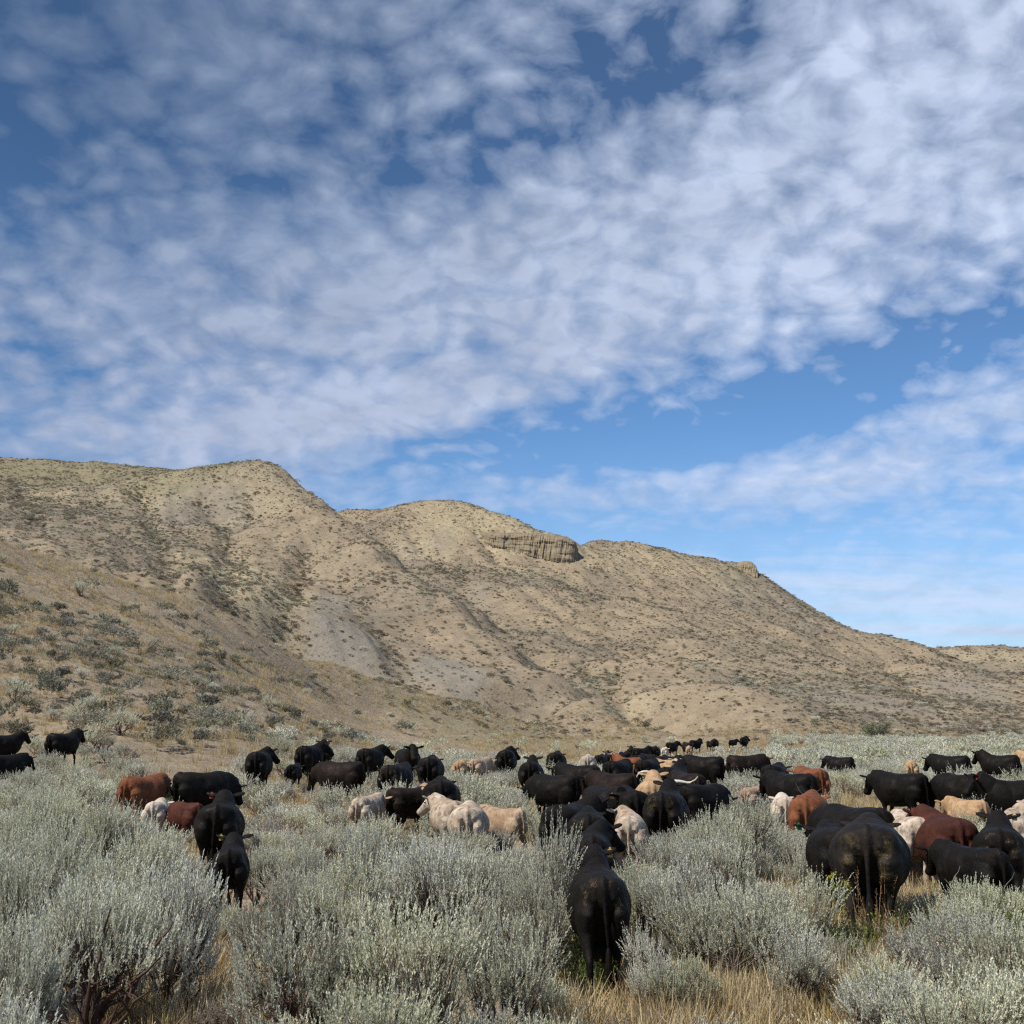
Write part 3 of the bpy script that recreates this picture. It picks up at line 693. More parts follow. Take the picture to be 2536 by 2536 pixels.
def sage(seed, w=.62, h=.9, shoots=330, lps=24, leaf=(.030, .0065), stems=9, spike=.5, open_=0.0, lean=0.0):
    """big sagebrush: crooked limbs, leafy upright shoots all over an uneven dome. Returns foliage, wood."""
    rr = np.random.default_rng(seed)
    wood, fol = [], []
    # limbs
    tips = []
    for i in range(stems):
        a = 2 * math.pi * (i + rr.uniform(-.35, .35)) / stems; sp = rr.uniform(.25, 1.0)
        end = np.array([math.cos(a) * w * sp * .8, math.sin(a) * w * sp * .8, h * rr.uniform(.45, .75) * (1.05 - .4 * sp)])
        p = [np.array([rr.uniform(-.04, .04), rr.uniform(-.04, .04), -.1])]
        for k in (1, 2, 3, 4):
            t = k / 4; q = end * np.array([t ** 1.1, t ** 1.1, t ** .8]) + rr.normal(0, .03, 3) * (1 if k < 4 else .3); p.append(q)
        wood.append(tube(p, np.array([.022, .018, .013, .009, .006]) * (w / .6) * rr.uniform(.7, 1.3), 5, rr.uniform(.0, .5)))
        tips.append(p)
    # uneven dome: lobes
    nl = 10; la = rr.uniform(0, 2 * math.pi, nl); lr = rr.uniform(.3, .95, nl) * w; lobes = np.c_[np.cos(la) * lr * .75, np.sin(la) * lr * .75, h * rr.uniform(.38, .84, nl)]
    lobes = np.vstack([lobes, [[rr.uniform(-.1, .1), rr.uniform(-.1, .1), h * .82]]]); lsz = np.r_[rr.uniform(.15, .30, nl), .26] * w / .6
    B, D = [], []
    for s_ in range(shoots):
        l = rr.integers(0, len(lobes)); d = unit(rr.normal(size=3) * np.array([1, 1, .8]) + np.array([0, 0, .35]))
        rad = lsz[l] * rr.uniform(.45, 1.0) ** .6
        p = lobes[l] + d * rad * np.array([1, 1, .72])
        if p[2] < .10 + open_ * h: p[2] = rr.uniform(.12 + open_ * h * .8, .35 + open_ * h * .5)
        out = np.array([p[0], p[1], 0]) / w
        D.append(unit(np.array([0, 0, 1.0]) + out * .38 + d * .25 + rr.normal(0, .22, 3) + np.array([lean, 0, 0]))); B.append(p)
    B, D = np.array(B), np.array(D)
    SL = rr.uniform(.09, .20, shoots) * (h / .9); up = B[:, 2] > h * .66
    SL = np.where(up & (rr.random(shoots) < spike), SL * rr.uniform(1.2, 1.8, shoots), SL)
    hgt = np.clip((B[:, 2] - .1) / h, 0, 1)
    # small twigs to the shoots
    for s_ in range(0, shoots, 2):
        tp = tips[rr.integers(0, len(tips))]; k = rr.integers(2, 5); a = tp[k]
        near = min(tips, key=lambda q: np.linalg.norm(q[3] - B[s_])); a = near[rr.integers(2, 5)]
        mid = (a + B[s_]) / 2 + rr.normal(0, .025, 3)
        wood.append(tube([a, mid, B[s_], B[s_] + D[s_] * SL[s_] * .8], [.005, .0038, .003, .0012], 3, rr.uniform(.2, .9)))
    n_ = shoots * lps
    t = np.tile(np.linspace(0.02, 1, lps), shoots) + rr.uniform(-.02, .02, n_)
    Bi, Di, SLi = np.repeat(B, lps, 0), np.repeat(D, lps, 0), np.repeat(SL, lps)
    base = Bi + Di * (t * SLi)[:, None]
    rad = rr.normal(size=(n_, 3)); rad -= (rad * Di).sum(1, keepdims=True) * Di; rad /= np.linalg.norm(rad, axis=1, keepdims=True)
    dirs = Di * (.9 + .6 * t)[:, None] + rad * (1.05 - .6 * t)[:, None]
    ln = leaf[0] * rr.uniform(.6, 1.25, n_) * (1.15 - .5 * t)
    shoot_t = np.repeat(rr.normal(0, .12, shoots), lps)
    tint = np.clip(.42 + shoot_t * 1.2 + .22 * t + rr.normal(0, .09, n_), 0, 1)
    fol = leaves_mesh(base, dirs, ln, np.full(n_, leaf[1]) * rr.uniform(.7, 1.3, n_), tint)
    return fol, join(wood)


NEAR, MID, FARV = [], [], []
for i in range(9):
    w_, h_ = [(.62, .95), (.72, .88), (.55, .80), (.8, 1.02), (.5, .72), (.66, .9), (.75, .8), (.45, .6), (.6, 1.0)][i]
    f_, w2 = sage(100 + i, w_, h_, shoots=int(520 * (w_ / .62) ** 1.6), lps=26, leaf=(.032, .0112), spike=[.6, .35, .7, .4, .6, .8, .3, .5, .9][i], open_=[0, .08, 0, .42, 0, .14, 0, .1, .05][i])
    mat = M_sagedry if i == 7 else M_sage
    NEAR.append((mesh_np('sage_foliage', *f_[:2], mat, False, {'tint': f_[2]}), mesh_np('sage_wood', *w2[:2], M_stem, True, {'tint': w2[2]})))
for i in range(6):
    w_, h_ = [(.6, .9), (.75, .85), (.5, .7), (.7, 1.0), (.55, .8), (.6, .62)][i]
    f_, w2 = sage(200 + i, w_, h_, shoots=int(230 * (w_ / .62) ** 1.5), lps=11, leaf=(.060, .0165), stems=7, spike=.55, open_=[0, .05, 0, .15, 0, 0][i])
    v, q, t = join([f_, (w2[0], w2[1], w2[2])]); nf = len(f_[1])
    me = mesh_np('sage_mid', v, q, M_sagedry if i == 5 else M_sage, False, {'tint': t}); me.materials.append(M_stem)
    mi = np.zeros(len(q), np.int32); mi[nf:] = 1; me.polygons.foreach_set('material_index', mi); MID.append(me)
for i in range(5):
    w_, h_ = [(.6, .8), (.75, .8), (.5, .6), (.7, .9), (.5, .5)][i]
    f_, w2 = sage(300 + i, w_, h_, shoots=90, lps=6, leaf=(.14, .05), stems=4, spike=.4)
    FARV.append((f_, mesh_np('sage_far', *f_[:2], M_sagedry if i == 4 else M_sage, False, {'tint': f_[2]})))
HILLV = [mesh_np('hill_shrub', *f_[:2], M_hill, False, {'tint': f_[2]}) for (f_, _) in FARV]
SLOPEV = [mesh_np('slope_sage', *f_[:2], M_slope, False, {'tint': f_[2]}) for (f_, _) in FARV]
FARV = [x[1] for x in FARV]


def grass_tuft(seed, nb=46, h=.38, spread=.13, wd=.0045, heads=False):
    rr = np.random.default_rng(seed); parts = []
    for b in range(nb):
        a = rr.uniform(0, 2 * math.pi); r0 = spread * rr.uniform(0, 1) ** .7; p0 = np.array([math.cos(a) * r0, math.sin(a) * r0, -.02])
        L = h * rr.uniform(.45, 1.2); le = rr.uniform(.08, .55); a2 = a + rr.normal(0, .6)
        dirh = np.array([math.cos(a2), math.sin(a2), 0]); sd = np.array([-math.sin(a2 + rr.normal(0, .8)), math.cos(a2), 0]); sd = unit(sd)
        pts = [p0 + dirh * le * L * t ** 1.8 + np.array([0, 0, L * t * (1 - .25 * le * t)]) for t in (0, .5, 1)]
        w0 = wd * rr.uniform(.6, 1.3)
        Vv = np.array([pts[0] - sd * w0, pts[0] + sd * w0, pts[1] + sd * w0 * .8, pts[1] - sd * w0 * .8, pts[2] + sd * w0 * .15, pts[2] - sd * w0 * .15])
        parts.append((Vv, np.array([[0, 1, 2, 3], [3, 2, 4, 5]]), np.full(6, np.clip(rr.normal(.55, .22), 0, 1))))
        if heads and b % 2 == 0:
            m_ = 16; tt = rr.uniform(.68, 1.0, m_)[:, None]; bs_ = pts[1] * (1 - (tt - .5) * 2) + pts[2] * ((tt - .5) * 2)
            parts.append(leaves_mesh(bs_, np.array([0, 0, 1.0]) + rr.normal(0, .5, (m_, 3)) + dirh * .4, rr.uniform(.02, .045, m_), np.full(m_, .008), rr.uniform(.1, .7, m_)))
    return join(parts)


GRASS = []
for i in range(5):
    v, q, t = grass_tuft(400 + i, 44, [.34, .26, .42, .2, .3][i], [.13, .16, .12, .2, .18][i]); GRASS.append(mesh_np('grass_tuft', v, q, M_grass, False, {'tint': t}))
def forb(seed, n_=260, w=.2, h=.25, leaf=.019):
    rr = np.random.default_rng(seed); parts = []
    for s_ in range(10):
        a = rr.uniform(0, 6.28); e = np.array([math.cos(a) * w * rr.uniform(.3, 1), math.sin(a) * w * rr.uniform(.3, 1), h * rr.uniform(.6, 1.1)])
        P = np.array([e * t ** .9 for t in (0, .4, .7, 1)]); parts.append(tube(P, [.004, .003, .002, .001], 3, .3))
        k = n_ // 10; t = rr.uniform(.25, 1, k)[:, None]; bs_ = e * t + rr.normal(0, .012, (k, 3))
        parts.append(leaves_mesh(bs_, rr.normal(0, 1, (k, 3)) + np.array([0, 0, .5]), leaf * rr.uniform(.6, 1.3, k), leaf * .55 * rr.uniform(.7, 1.2, k), np.clip(rr.normal(.5, .25, k), 0, 1)))
    return join(parts)
FORB = [mesh_np('forb', *(lambda j: (j[0], j[1]))(forb(500 + i)), M_green, False, {'tint': forb(500 + i)[2]}) for i in range(3)]


# ------------------------------------------------------------------ scatter ("stuff") by instancing on points
def scatter(name, meshes, pts, scale, pick, label, cat, rot=None, tilt=.12):
    pc = bpy.data.collections.new(name + '_kinds')
    for i, me in enumerate(meshes):
        o = bpy.data.objects.new('%s_kind_%02d' % (name, i), me); pc.objects.link(o)
    n_ = len(pts); me = bpy.data.meshes.new(name); me.vertices.add(n_); me.vertices.foreach_set('co', np.asarray(pts, np.float32).ravel())
    def at_(nm, ty, key, arr): me.attributes.new(nm, ty, 'POINT').data.foreach_set(key, arr)
    ro = np.c_[rng.normal(0, tilt, n_), rng.normal(0, tilt, n_), rng.uniform(0, 6.283, n_)].astype(np.float32)
    at_('rot', 'FLOAT_VECTOR', 'vector', ro.ravel()); at_('scl', 'FLOAT_VECTOR', 'vector', np.asarray(scale, np.float32).ravel()); at_('pick', 'INT', 'value', np.asarray(pick, np.int32))
    o = link(name, me)
    ng = bpy.data.node_groups.new(name, 'GeometryNodeTree')
    ng.interface.new_socket('Geometry', in_out='INPUT', socket_type='NodeSocketGeometry'); ng.interface.new_socket('Geometry', in_out='OUTPUT', socket_type='NodeSocketGeometry')
    N, L = ng.nodes, ng.links
    gi, go = N.new('NodeGroupInput'), N.new('NodeGroupOutput'); ip = N.new('GeometryNodeInstanceOnPoints')
    ci = N.new('GeometryNodeCollectionInfo'); ci.inputs['Collection'].default_value = pc; ci.inputs['Separate Children'].default_value = True; ci.inputs['Reset Children'].default_value = True
    def na(nm, ty):
        a = N.new('GeometryNodeInputNamedAttribute'); a.data_type = ty; a.inputs['Name'].default_value = nm; return [s_ for s_ in a.outputs if s_.enabled and s_.name == 'Attribute'][0]
    L.new(gi.outputs[0], ip.inputs['Points']); L.new(ci.outputs[0], ip.inputs['Instance']); ip.inputs['Pick Instance'].default_value = True
    L.new(na('pick', 'INT'), ip.inputs['Instance Index']); L.new(na('rot', 'FLOAT_VECTOR'), ip.inputs['Rotation']); L.new(na('scl', 'FLOAT_VECTOR'), ip.inputs['Scale'])
    L.new(ip.outputs[0], go.inputs[0])
    md = o.modifiers.new('scatter', 'NODES'); md.node_group = ng
    tag(o, label, cat, kind='stuff')
    return o


def gz(x, y): return sample(GZ, np.asarray(x, float), np.asarray(y, float))
def flatpt(px, py):
    P = hit(px, py); return P[0], P[1]


def poisson(n_try, sampler, rad_fn):
    """dart throwing with a grid"""
    cell = {}; out = []
    X, Y = sampler(n_try); Rd = rad_fn(X, Y)
    for x, y, r in zip(X, Y, Rd):
        if r <= 0: continue
        k = (int(x // 1.2), int(y // 1.2)); ok = True
        for i in (-1, 0, 1):
            for j in (-1, 0, 1):
                for (a, b, c_) in cell.get((k[0] + i, k[1] + j), ()):
                    if (a - x) ** 2 + (b - y) ** 2 < ((r + c_) * .5) ** 2: ok = False; break
                if not ok: break
            if not ok: break
        if ok: cell.setdefault(k, []).append((x, y, r)); out.append((x, y, r))
    return np.array(out)


def frustum(y0, y1, half=.47):
    def s_(n_):
        y = np.sqrt(rng.uniform(y0 * y0, y1 * y1, n_)); return rng.uniform(-half, half, n_) * y, y
    return s_


# nearest bushes placed as in the photo: x, top y, distance, width scale, height scale, kind
BUSH = [
 (235, 2200, 10.2, 1.0, 1.05, 3), (20, 2270, 8.6, .9, .95, 0), (430, 2150, 10.8, 1.0, .95, 1), (60, 2120, 11.5, 1.1, 1.0, 5), (330, 2050, 14.0, 1.15, 1.0, 1), (160, 2010, 15.5, 1.1, 1.0, 0),
 (30, 1990, 17, 1.1, 1, 3), (460, 2110, 15.0, .8, .85, 2), (560, 2200, 13.6, .8, .75, 2), (730, 2450, 7.9, .9, .8, 6), (760, 2250, 9.4, 1.1, .95, 0), (860, 2130, 12.2, 1.0, .95, 8), (700, 2160, 12.6, .9, .9, 1),
 (980, 2240, 9.3, 1.2, 1.0, 5), (1080, 2100, 13.4, 1.15, .95, 3), (1230, 2110, 13.2, 1.1, 1.0, 1), (1250, 2240, 10.2, 1.0, 1.05, 8), (1360, 2100, 14.2, .95, 1.05, 2), (1340, 2170, 12.0, .8, 1.05, 8), (1120, 2390, 8.0, .95, .9, 4), (900, 2430, 7.6, 1.1, .9, 1), 
 (1345, 2085, 12.7, .8, .9, 8), (1330, 2330, 10.6, .7, .9, 2), (1620, 2300, 10.9, .62, .9, 8), (1570, 2440, 9.3, .35, .5, 4), (1700, 2130, 13.2, 1.0, .95, 0), (1800, 2080, 15.2, 1.15, 1.1, 5), (1850, 2200, 12.0, 1.15, 1.1, 3), (1960, 2180, 12.8, 1.0, 1.0, 8), (1720, 2210, 12.2, .95, .95, 1), (1690, 2300, 10.8, .75, .8, 2), (1960, 2290, 11.0, .95, 1.05, 0),
 (2060, 2260, 12.2, .7, .8, 2), (2330, 2270, 10.8, 1.05, .95, 8), (2200, 2330, 9.8, .9, .85, 2), (2450, 2280, 10.3, 1.0, 1.0, 1), (2520, 2390, 8.4, 1.0, .95, 0), (2330, 2400, 8.4, 1.0, .9, 5), (2180, 2440, 8.2, .8, .75, 4), (2010, 2470, 8.2, .6, .5, 7), (1840, 2420, 9.2, .7, .7, 7), (2420, 2210, 12.8, .9, .8, 6),
 (2260, 2235, 12.8, .7, .6, 7), (1300, 2440, 7.8, .8, .75, 6), (30, 2420, 7.4, 1.0, .85, 1),
 (1590, 2150, 13.8, .8, .8, 0), (1660, 2080, 17.0, 1.0, .9, 5), (1810, 1990, 19.5, 1.25, 1.15, 1), (1770, 2030, 18.0, 1.0, 1.0, 3), (1880, 2010, 20.0, .9, .8, 2), (930, 2060, 16.5, 1.0, .8, 1), (790, 2060, 17.0, 1.0, .8, 4), (1080, 2060, 17.0, .9, .75, 2),
 (640, 2060, 18, .8, .7, 6), (240, 1930, 20.0, 1.1, .9, 1), (120, 1930, 21.0, 1.1, .9, 3), (2480, 2170, 13.6, .8, .75, 2), (1990, 2060, 17.4, .7, .6, 4), (2400, 2190, 13.2, .8, .7, 1),
]
placed = []
bn = []
for (px, ty, d, ws, hs, kd) in BUSH:
    P = pix_pt(px, ty, d)
    ws *= .84; placed.append((P[0], P[1], .62 * ws)); hs = float(np.clip((CAMH - (ty - HOR) / F * P[1]) / 1.0, .45, 1.35)); bn.append((P[0], P[1], ws, hs, kd))
TR = [tuple(map(float, p)) for p in []]


def free_of(X, Y, cow_r=.5, rr_=None):
    ok = np.ones(len(X), bool)
    d2 = (X[:, None] - cowpts[:, 0]) ** 2 + (Y[:, None] - cowpts[:, 1]) ** 2
    ok &= d2.min(1) > cow_r ** 2
    return ok


def sage_rad(X, Y):
    """target spacing: bushes dense in the flats, absent on trails and pale grass"""
    n_ = fbm(X / 6, Y / 6, 61, 3)
    tr = sample(trail, X, Y)
    px = CX + F * X / Y
    rad = np.where(n_ > .36, .80 + .45 * rng.random(len(X)), 0)
    rad = np.where((tr > .35), 0, rad)
    rad = np.where(free_of(X, Y, .6), rad, 0)
    rad = np.where((Y > 50) & (n_ < .47), 0, rad)
    grassy = (Y > 58) & (px < 1900) & (px > 600)
    rad = np.where(grassy & (rng.random(len(X)) < np.clip(.45 + (Y - 58) / 60, 0, .985)), 0, rad)
    rad = np.where((Y > 30) & (px < 700) & (rng.random(len(X)) < .55), 0, rad)
    rad = np.where((Y > 40) & (px < 300) & (rng.random(len(X)) < .8), 0, rad)
    rad = np.where((Y > 44) & (sample(GZ, X, Y) > 1.8), 0, rad)
    rad = np.where((Y > 145), 0, rad)
    for (a, b, r) in placed: rad = np.where((X - a) ** 2 + (Y - b) ** 2 < (r * .95) ** 2, 0, rad)
    # keep the open spots of the foreground
    return rad


def rad_open(X, Y):
    rad = sage_rad(X, Y); px = CX + F * X / Y
    flat_py = HOR + F * CAMH / Y
    for (cx, cy, sx, sy) in [(520, 2440, 120, 130), (480, 2600, 120, 260), (230, 2560, 130, 200), (1480, 2420, 120, 170), (1640, 2430, 130, 130), (1900, 2490, 240, 70), (2290, 2220, 90, 60), (620, 2290, 60, 60), (2100, 2400, 60, 70)]:
        rad = np.where(((px - cx) / sx) ** 2 + ((flat_py - cy) / sy) ** 2 < 1, 0, rad)
    return rad


A1 = poisson(2600, frustum(6.6, 21), rad_open)
A2 = poisson(16000, frustum(21, 62), sage_rad)
A3 = poisson(26000, frustum(62, 150), sage_rad)
allb = []
for (x, y, ws, hs, kd) in bn: allb.append((x, y, ws, hs, kd, 'n'))
for (x, y, r) in A1:
    s_ = r / .98 * rng.uniform(.75, 1.05); allb.append((x, y, s_, s_ * rng.uniform(.62, 1.0), int(rng.choice([0, 1, 2, 3, 4, 5, 6, 7, 8], p=[.13, .12, .11, .12, .1, .11, .1, .13, .08])), 'n'))
for (x, y, r) in A2:
    s_ = r / .98 * rng.uniform(.75, 1.1); allb.append((x, y, s_, s_ * rng.uniform(.75, 1.0), int(rng.choice([0, 1, 2, 3, 4, 5], p=[.2, .19, .19, .16, .14, .12])), 'm'))
for (x, y, r) in A3:
    s_ = r / .96 * rng.uniform(.8, 1.15); allb.append((x, y, s_, s_ * rng.uniform(.7, 1.0), int(rng.integers(0, 5)), 'f'))
# shorter bushes right in front of cows so that backs stay clear: limit height by line of sight
def limit(x, y, h_real):
    px = CX + F * x / y; zg = float(gz(x, y)); ztop = zg + h_real; best = h_real
    for i, c_ in enumerate(HERD):
        d = c_[2]
        if y < d - .3 and y > d * .45:
            half = (.55 if abs(c_[4]) < 30 or abs(c_[4]) > 150 else 1.0) * F / d + 12
            if abs(px - c_[0]) < half:
                cov = .58 if d > 20 else .42
                ylim = c_[1] + F * c_[3] / d * (1 - cov)                # allowed top pixel
                zl = CAMH - (ylim - HOR) / F * y - zg
                best = min(best, zl)
    return best
fin_b = []
for k, (x, y, ws, hs, kd, lod) in enumerate(allb):
    H0 = hs * .92; Hm = limit(x, y, H0) if k >= len(bn) else H0
    if Hm < .22: continue
    if Hm < H0: f_ = Hm / H0; hs *= f_; ws *= max(f_, .75)
    fin_b.append((x, y, ws, hs, kd, lod))
fin_b.sort(key=lambda b: b[1] / b[2])
LM = [(158, 1850, 'lone black cow below the slope'), (358, 1950, 'rust red cow'), (505, 1940, 'long black cow behind the dark red calf'), (462, 2010, 'dark red calf'), (545, 2040, 'black cow with the red tag'),
      (572, 2140, 'small black calf'), (642, 1900, 'black cow above the long black cow'), (842, 1920, 'brownish cow with the green tag'), (912, 1990, 'cream calf standing alone'), (1010, 1880, 'black cow facing the camera'),
      (1092, 1970, 'round black rump by the cream pair'), (1160, 2040, 'middle cream cow'), (1245, 2040, 'fawn calf facing left'), (1253, 1880, 'lone black rump on the grass'), (1315, 1920, 'narrow backed black cow'),
      (1412, 2040, 'black cow left of the muddy rumps'), (1490, 2290, 'nearest black cow'), (1560, 2080, 'cream calf with the yellow tag'), (1648, 2020, 'black cow with the pale horn'), (1742, 1970, 'half hidden black cow'),
      (1846, 1890, 'brown black cow in side view'), (1940, 2010, 'white calf with the long tail'), (2003, 2010, 'bright red cow'), (1958, 1950, 'yellow tagged black cow'), (2148, 2170, 'biggest muddy cow'), (2248, 2080, 'cream cow beside the muddy cow'),
      (2342, 2090, 'dark red cow'), (2402, 2170, 'black calf with the brown ear'), (2474, 2120, 'cow with the cream coloured tag'), (2228, 1940, 'black cow above the frosty sprig'), (2376, 1940, 'black cow above the tan calf'),
      (2392, 1990, 'sunken tan calf'), (2510, 1960, 'black cow with the orange red tag'), (2352, 1885, 'leading far black cow'), (2475, 1885, 'far black cow with the dark green tag'), (2256, 1900, 'small far tan calf'),
      (240, 2480, 'thick black bare limbs'), (700, 2420, 'rust brown flower heads'), (2060, 2150, 'yellow wildflower stalks'), (1720, 2180, 'dark twisted dead branch'), (1900, 2480, 'near straw coloured grass opening'), (500, 2400, 'near bare trail'),
      (1000, 2480, 'bare limbs in the near middle'), (2500, 2500, 'right bottom corner of the picture'), (40, 2500, 'left bottom corner of the picture'), (30, 2100, 'left picture edge'), (2510, 2300, 'right picture edge')]
LOOK = ['tall silvery', 'broad bushy', 'upright spiky', 'open woody stemmed', 'small dense', 'rounded grey green', 'low wide', 'dry brownish', 'tall narrow']
LOOKM = ['silvery', 'broad', 'small', 'tall', 'spiky', 'dry brownish']
ORD = ['', 'second ', 'third ', 'fourth ', 'fifth ', 'sixth ', 'seventh ', 'eighth ', 'ninth ', 'tenth ', 'eleventh ', 'twelfth ']
usedlab = {}
def bush_label(x, y, h, look):
    cp, sp_ = math.cos(PITCH), math.sin(PITCH); zz = h * .6 - CAMH
    dep = y * cp + zz * sp_; px = CX + F * x / dep; py = CY - F * (zz * cp - y * sp_) / dep
    L = min(LM, key=lambda l: (l[0] - px) ** 2 + ((l[1] - py) * 1.6) ** 2)
    dx_, dy_ = px - L[0], py - L[1]
    if 'picture' in L[2]: rel = 'near the'
    elif abs(dx_) > abs(dy_) * 1.3: rel = 'left of the' if dx_ < 0 else 'right of the'
    else: rel = 'in front of the' if dy_ > 0 else 'behind the'
    base = '%s sagebrush bush %s %s' % (look, rel, L[2]); n_ = usedlab.get(base, 0); usedlab[base] = n_ + 1
    return base if n_ == 0 else ORD[min(n_, 11)] + base
TOP = fin_b[:300]; REST = fin_b[300:]
XB = np.array([b[0] for b in TOP]); YB = np.array([b[1] for b in TOP]); ZB = gz(XB, YB)
for k, (x, y, ws, hs, kd, lod) in enumerate(TOP):
    near = y < 22
    rz = rng.uniform(0, 6.28)
    if lod == 'n' or near:
        kd = kd % 9
        root = bpy.data.objects.new('sagebrush', None); COL.objects.link(root); root.empty_display_size = .1
        root.location = (x, y, ZB[k] - .03); root.rotation_euler = (0, 0, rz); root.scale = (ws, ws, hs)
        a = link('foliage', NEAR[kd][0], root); b = link('branches', NEAR[kd][1], root)
        dry = kd == 7
    else:
        root = link('sagebrush', MID[kd % 6], None, (x, y, ZB[k] - .03)); root.rotation_euler = (0, 0, rz); root.scale = (ws, ws, hs); dry = kd == 5
    tag(root, bush_label(x, y, hs, LOOK[kd] if (lod == 'n' or near) else LOOKM[kd % 6]), 'bush', 'dry brown sagebrush bushes of the flat' if dry else 'green sagebrush bushes of the flat')
RX = np.array([b[:4] for b in REST]); mid = np.array([b[5] != 'f' for b in REST]); kd = np.array([b[4] for b in REST])
pick = np.where(mid, kd % 6, 6 + kd % 5)
scatter('sagebrush_cover', MID + FARV, np.c_[RX[:, 0], RX[:, 1], gz(RX[:, 0], RX[:, 1]) - .03], np.c_[RX[:, 2], RX[:, 2], RX[:, 3]], pick,
        'grey green sagebrush spreading over the valley floor beyond the near bushes', 'sagebrush')
print('BUSHES', len(fin_b), len(REST))

# sagebrush on the near left slope, clumped
def slope_rad(X, Y):
    z = sample(GZ, X, Y); cl = fbm(X / 7, Y / 7, 71, 3) - .02; px = CX + F * X / Y
    lower = np.clip((118 - Y) / 45, 0, 1)
    zz_ = np.clip((15 - z) / 4, 0, 1); dens_ = np.where(cl > .47, .02 + .62 * lower * zz_ * np.clip((1150 - px) / 700, .12, 1), .01 + .06 * lower)
    rad = np.where(rng.random(len(X)) < dens_, .8 + .7 * rng.random(len(X)), 0)
    inside = (z > 1.3) & (Y > 44) & (Y < 165)
    return np.where(inside, rad, 0)
S1 = poisson(18000, frustum(44, 165, .6), slope_rad)
sv = rng.uniform(.55, 1.15, len(S1)) * S1[:, 2] / .88
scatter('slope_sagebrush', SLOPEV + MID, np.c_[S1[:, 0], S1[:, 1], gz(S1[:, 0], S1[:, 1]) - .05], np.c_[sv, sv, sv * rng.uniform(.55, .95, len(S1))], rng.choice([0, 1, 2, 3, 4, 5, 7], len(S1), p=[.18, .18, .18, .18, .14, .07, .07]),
        'rounded grey green sagebrush clumps dotting the near slope', 'sagebrush')

# small dark shrubs stippling the far hills
def hill_s(n_):
    y = np.sqrt(rng.uniform(120 ** 2, 450 ** 2, n_)); return rng.uniform(-.5, .5, n_) * y, y
X, Y = hill_s(430000)
yf = rng.uniform(450, 900, 60000); xf = yf * rng.uniform(.22, .60, 60000); X, Y = np.r_[X, xf], np.r_[Y, yf]
z = gz(X, Y); r_ = np.hypot(X, Y)
behind = sample(GZ, X * .985, Y * .985); facing = (z - behind) / (r_ * .015)
cl = fbm(X / 14, Y / 14, 81, 4); cl2 = fbm(X / 4, Y / 4, 82, 2)
pr = np.clip((cl - .22) * 1.7, .42, .8) * np.clip(cl2 * 1.5, .3, 1)
pr *= (1 - .93 * sample(clay, X, Y)) * (1 - .3 * sample(pale, X, Y)) * (1 - .45 * sample(gold, X, Y))
pr *= np.clip((np.hypot(X, Y) - 110) / 60, .12, 1)
pr += .16 * sample(gullym, X, Y) ** 2
ok = (rng.random(len(X)) < pr * .66) & (z > 0.35) & (r_ > 118)
X, Y, z = X[ok], Y[ok], z[ok]; gm = sample(gullym, X, Y); n_ = len(X)
s_ = rng.lognormal(-1.0, .42, n_) * (1 + .4 * gm); s_ = np.clip(s_, .18, 1.2) * np.where(Y > 450, 2.2, 1.0)
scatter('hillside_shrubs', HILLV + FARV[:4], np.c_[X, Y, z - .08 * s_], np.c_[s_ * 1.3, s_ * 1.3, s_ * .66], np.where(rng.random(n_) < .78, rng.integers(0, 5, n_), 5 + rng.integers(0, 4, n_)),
        'small dark shrubs stippling the far dry hillsides', 'shrubs')
print('HILL SHRUBS', n_, 'SLOPE', len(S1))

# dry grass and green forbs
X, Y = frustum(6, 40, .5)(26000)
gn = fbm(X / 2.5, Y / 2.5, 91, 3); ok = rng.random(len(X)) < np.clip((gn - .3) * 2.4, .12, 1)
tr = sample(trail, X, Y); ok &= (rng.random(len(X)) > tr * .85)
X, Y = X[ok], Y[ok]
X2, Y2 = frustum(40, 165, .5)(42000); pxx = CX + F * X2 / Y2
k2 = (gz(X2, Y2) < 26) & (rng.random(len(X2)) < np.clip((fbm(X2 / 7, Y2 / 7, 92, 3) - .3) * 3.5, .15, 1)) ; X2, Y2 = X2[k2], Y2[k2]
X, Y = np.r_[X, X2], np.r_[Y, Y2]; s_ = rng.uniform(.55, 1.25, len(X)) * np.where(Y > 40, 1.3, 1.0)
scatter('dry_grass', GRASS, np.c_[X, Y, gz(X, Y)], np.c_[s_, s_, s_ * rng.uniform(.7, 1.2, len(X))], rng.integers(0, 5, len(X)), 'golden dry grass growing between the sagebrush', 'grass')
# taller grass in the openings
X, Y = [], []
for (cx, cy, sx, sy, k) in [(1900, 2470, 300, 70, 420), (520, 2400, 120, 140, 220), (1680, 2460, 110, 90, 230), (2280, 2230, 110, 80, 260), (2160, 2290, 70, 50, 120), (450, 2500, 120, 60, 100), (2120, 2420, 90, 90, 120), (1400, 2520, 60, 40, 40)]:
    a = rng.normal(0, .55, (k, 2)); px = cx + a[:, 0] * sx; py = cy + a[:, 1] * sy
    yy = CAMH * F / (py - HOR); yy = np.clip(yy, 6, 20); X += list((px - CX) / F * yy); Y += list(yy)
X, Y = np.array(X), np.array(Y); s_ = rng.uniform(.9, 1.6, len(X))
scatter('tall_dry_grass', GRASS[:3], np.c_[X, Y, gz(X, Y)], np.c_[s_ * .9, s_ * .9, s_ * .74], rng.integers(0, 3, len(X)), 'tall straw coloured grass in the openings of the foreground', 'grass')
X, Y = [], []
